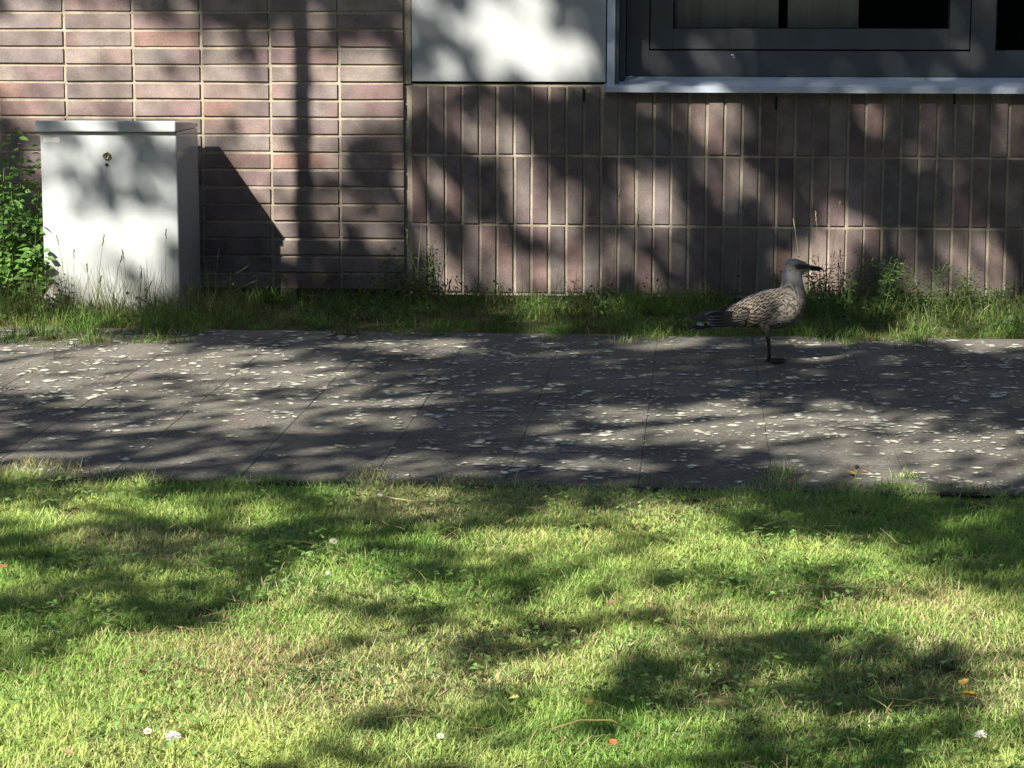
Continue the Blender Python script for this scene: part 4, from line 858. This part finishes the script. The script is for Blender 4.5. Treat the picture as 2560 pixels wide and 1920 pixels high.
DARK = [('cab', 155, 365, 36, 20, .6), ('cab', 220, 432, 26, 42, .95), ('cab', 200, 398, 30, 16, .6), ('cab', 368, 485, 18, 42, .85), ('cab', 290, 362, 20, 22, .5), ('cab', 335, 385, 20, 13, .5), ('cab', 240, 600, 60, 16, .5), ('cab', 310, 612, 26, 22, .7), ('cab', 372, 620, 14, 36, .7), ('cab', 150, 615, 30, 22, .5),
        ('wallL', 780, 310, 30, 24, .8), ('wallL', 835, 345, 26, 20, .7), ('wallL', 500, 22, 60, 30, .6), ('wallL', 815, 60, 75, 50, .9), ('wallL', 820, 420, 50, 20, .5), ('wallL', 500, 20, 60, 30, .5), ('wallL', 570, 590, 120, 60, .8),
        ('wallR', 1230, 250, 90, 60, .9), ('wallR', 1290, 400, 40, 60, .8), ('wallR', 1740, 330, 110, 70, .9), ('wallR', 1720, 430, 50, 40, .7), ('wallR', 1950, 450, 120, 110, .95), ('wallR', 2100, 430, 60, 80, .8), ('wallR', 1580, 560, 80, 60, .8), ('wallR', 1165, 530, 30, 28, .7), ('wallR', 1430, 350, 50, 30, .7),
        ('panel', 940, 70, 45, 40, .8), ('panel', 960, 110, 30, 40, .7), ('panel', 1260, 40, 50, 50, .8), ('gull', 1660, 735, 40, 50, .95)]
for c0, Ai, s, _ in ELL:
    d = (PQ-c0)@Ai.T; r2 = (d**2).sum(1); I = np.maximum(I, s*np.clip(1.35-r2*.75, 0, 1))
for (kd_, x, y, rx, ry, s) in DARK:
    c0 = pq(hit(kd_, x*Fz, y*Fz)); Ai = np.linalg.inv(np.stack([pq(hit(kd_, (x+rx)*Fz, y*Fz))-c0, pq(hit(kd_, x*Fz, (y+ry)*Fz))-c0], 1))
    I *= 1-s*np.clip(1.4-(((PQ-c0)@Ai.T)**2).sum(1)*.8, 0, 1)
# lawn side of the shade is thinner foliage; outside the picture irregular gaps
lawnp = np.array([pq(G(u, v)) for u, v in ((0, 1215), (2560, 1225))]); below = (PQ[:, 1] < lawnp[:, 1].mean()+.02)
I = np.where(below, np.maximum(np.minimum(I*1.2, 1), .21), I)
inside = (PQ[:, 0] > pq(G(0, 1500))[0]-.5)
wide = fnoise(PQ[:, 0]*2.2, PQ[:, 1]*2.6, 91)
corn = np.array([pq(Wl(0, 0)), pq(Wl(2560, 0)), pq(G(2560, 1920)), pq(G(0, 1920))])
def edge(a, b): return (b[0]-a[0])*(PQ[:, 1]-a[1])-(b[1]-a[1])*(PQ[:, 0]-a[0])
sg = [edge(corn[i], corn[(i+1) % 4])/np.linalg.norm(corn[(i+1) % 4]-corn[i]) for i in range(4)]
sgn = np.sign(sum(sg)/4.) if False else np.sign(edge(corn[0], corn[1])*0+((corn[2]-corn[0])[1]*(corn[1]-corn[0])[0]-(corn[2]-corn[0])[0]*(corn[1]-corn[0])[1]))
dist = np.min([s*sgn for s in sg], 0); outv = dist < -.10
I = np.where(outv, np.maximum(I, np.clip((wide-.5)*6, 0, .9)), I)
area = float(np.prod(pmax-pmin)); leafA = .0034*.5; FULL = 4.6
need = area*FULL/leafA                      # leaves for full shade
prob = np.clip(-np.log(np.maximum(I, .01))/FULL, 0, 1)*need/NL
k = rng.random(NL) < prob
print('leaves wanted', need, 'kept', k.sum(), 'max prob', prob.max())
PQ = PQ[k]; n = len(PQ)
T = 8.7+.6*(fnoise(PQ[:, 0]*1.1, PQ[:, 1]*1.1, 95)-.5)*2+rng.normal(0, .45, n)
P = PQ[:, :1]*E1+PQ[:, 1:]*E2-SUN*T[:, None]
D = rng.normal(size=(n, 3)); D[:, 2] -= .3
v_, l_, z_, c_ = leaf_batch(P, D, rng.uniform(.065, .095, n), np.array([.045, .085, .022])*rng.uniform(.6, 1.4, (n, 1)), 1.1)
tb = np.array([-7.6, -11.2, 0.]); tree = empty('tree', tb); tag(tree, 'broad leafy tree standing on the lawn behind the viewer', 'tree')
link('crown', np_mesh('crown', v_-tb, l_, z_, c_), M_tree, tree)
cc0 = P.mean(0)-tb; tubes = [([(0, 0, -.1), (.03, .03, 1.2), (.1, .08, 2.6), (.2, .15, 4.)], [.28, .22, .18, .16], 14)]
random.seed(12)
for q in range(7):
    tgt = P[random.randrange(n)]-tb; s0 = Vector((.2, .15, 4.)); mid = s0.lerp(Vector(tgt), .45)+Vector((random.uniform(-.4, .4), random.uniform(-.4, .4), .7))
    ts = [s0, s0.lerp(mid, .5)+Vector((0, 0, .25)), mid, mid.lerp(Vector(tgt), .5)+Vector((0, 0, .12)), Vector(tgt)]
    tubes.append((ts, [.11, .075, .045, .022, .008], 8))
tubes_obj('trunk', tubes, M_bark, tree)

# ------------------------------------------------------------------ unseen hedges added to cut low sky light, mirrored dark in the glass
def added_hedge(loc_, rz, length, high, label, n, seed):
    hed = empty('added_hedge', loc_, rz); tag(hed, label, 'added_hedge', 'unseen hedges added to block sky light')
    bm = bmesh.new(); bmesh.ops.create_grid(bm, x_segments=120, y_segments=30, size=.5)
    hp = np.array([v.co[:] for v in bm.verts]); th_ = (hp[:, 1]+.5)*math.pi
    hx = hp[:, 0]*length; ny = np.cos(th_)*1.3; nz_ = np.maximum(np.sin(th_), 0)**.35*high
    dn = (fnoise(hx*.7, th_*2.2, 3+seed)-.5)*1.3+(fnoise(hx*3, th_*7, 8+seed)-.5)*.5
    for v, x_, y_, z_, d_ in zip(bm.verts, hx, ny, nz_, dn): v.co = (x_, y_+d_*(1 if y_ > 0 else -1), max(z_+d_*.6, -.1))
    bm_obj('hedge_core', bm, M_tree, hed)
    a_ = rng.uniform(-.5, .5, n); t_ = rng.uniform(0, math.pi, n)
    P = np.stack([a_*length, np.cos(t_)*1.7+rng.normal(0, .3, n), np.abs(np.sin(t_)**.35*high*1.02+rng.normal(0, .3, n))*rng.uniform(.1, 1., n)**.2], 1)
    v_, l_, z_, c_ = leaf_batch(P, rng.normal(size=(n, 3)), rng.uniform(.1, .2, n), np.array([.04, .075, .02])*rng.uniform(.6, 1.5, (n, 1)))
    link('foliage', np_mesh('foliage', v_, l_, z_, c_), M_tree, hed)
added_hedge((2, -19, 0), 0, 44, 7.2, 'tall unseen leaf screen added behind the viewer to block low sky', 26000, 0)  # added out of view to weaken the sky light on the wall
added_hedge((7.6, -5.6, 0), math.pi/2, 9.5, 5.6, 'shorter unseen leaf screen added at right to block sky from the cabinet side', 12000, 5)  # added out of view so less sky reaches the cabinet's right side
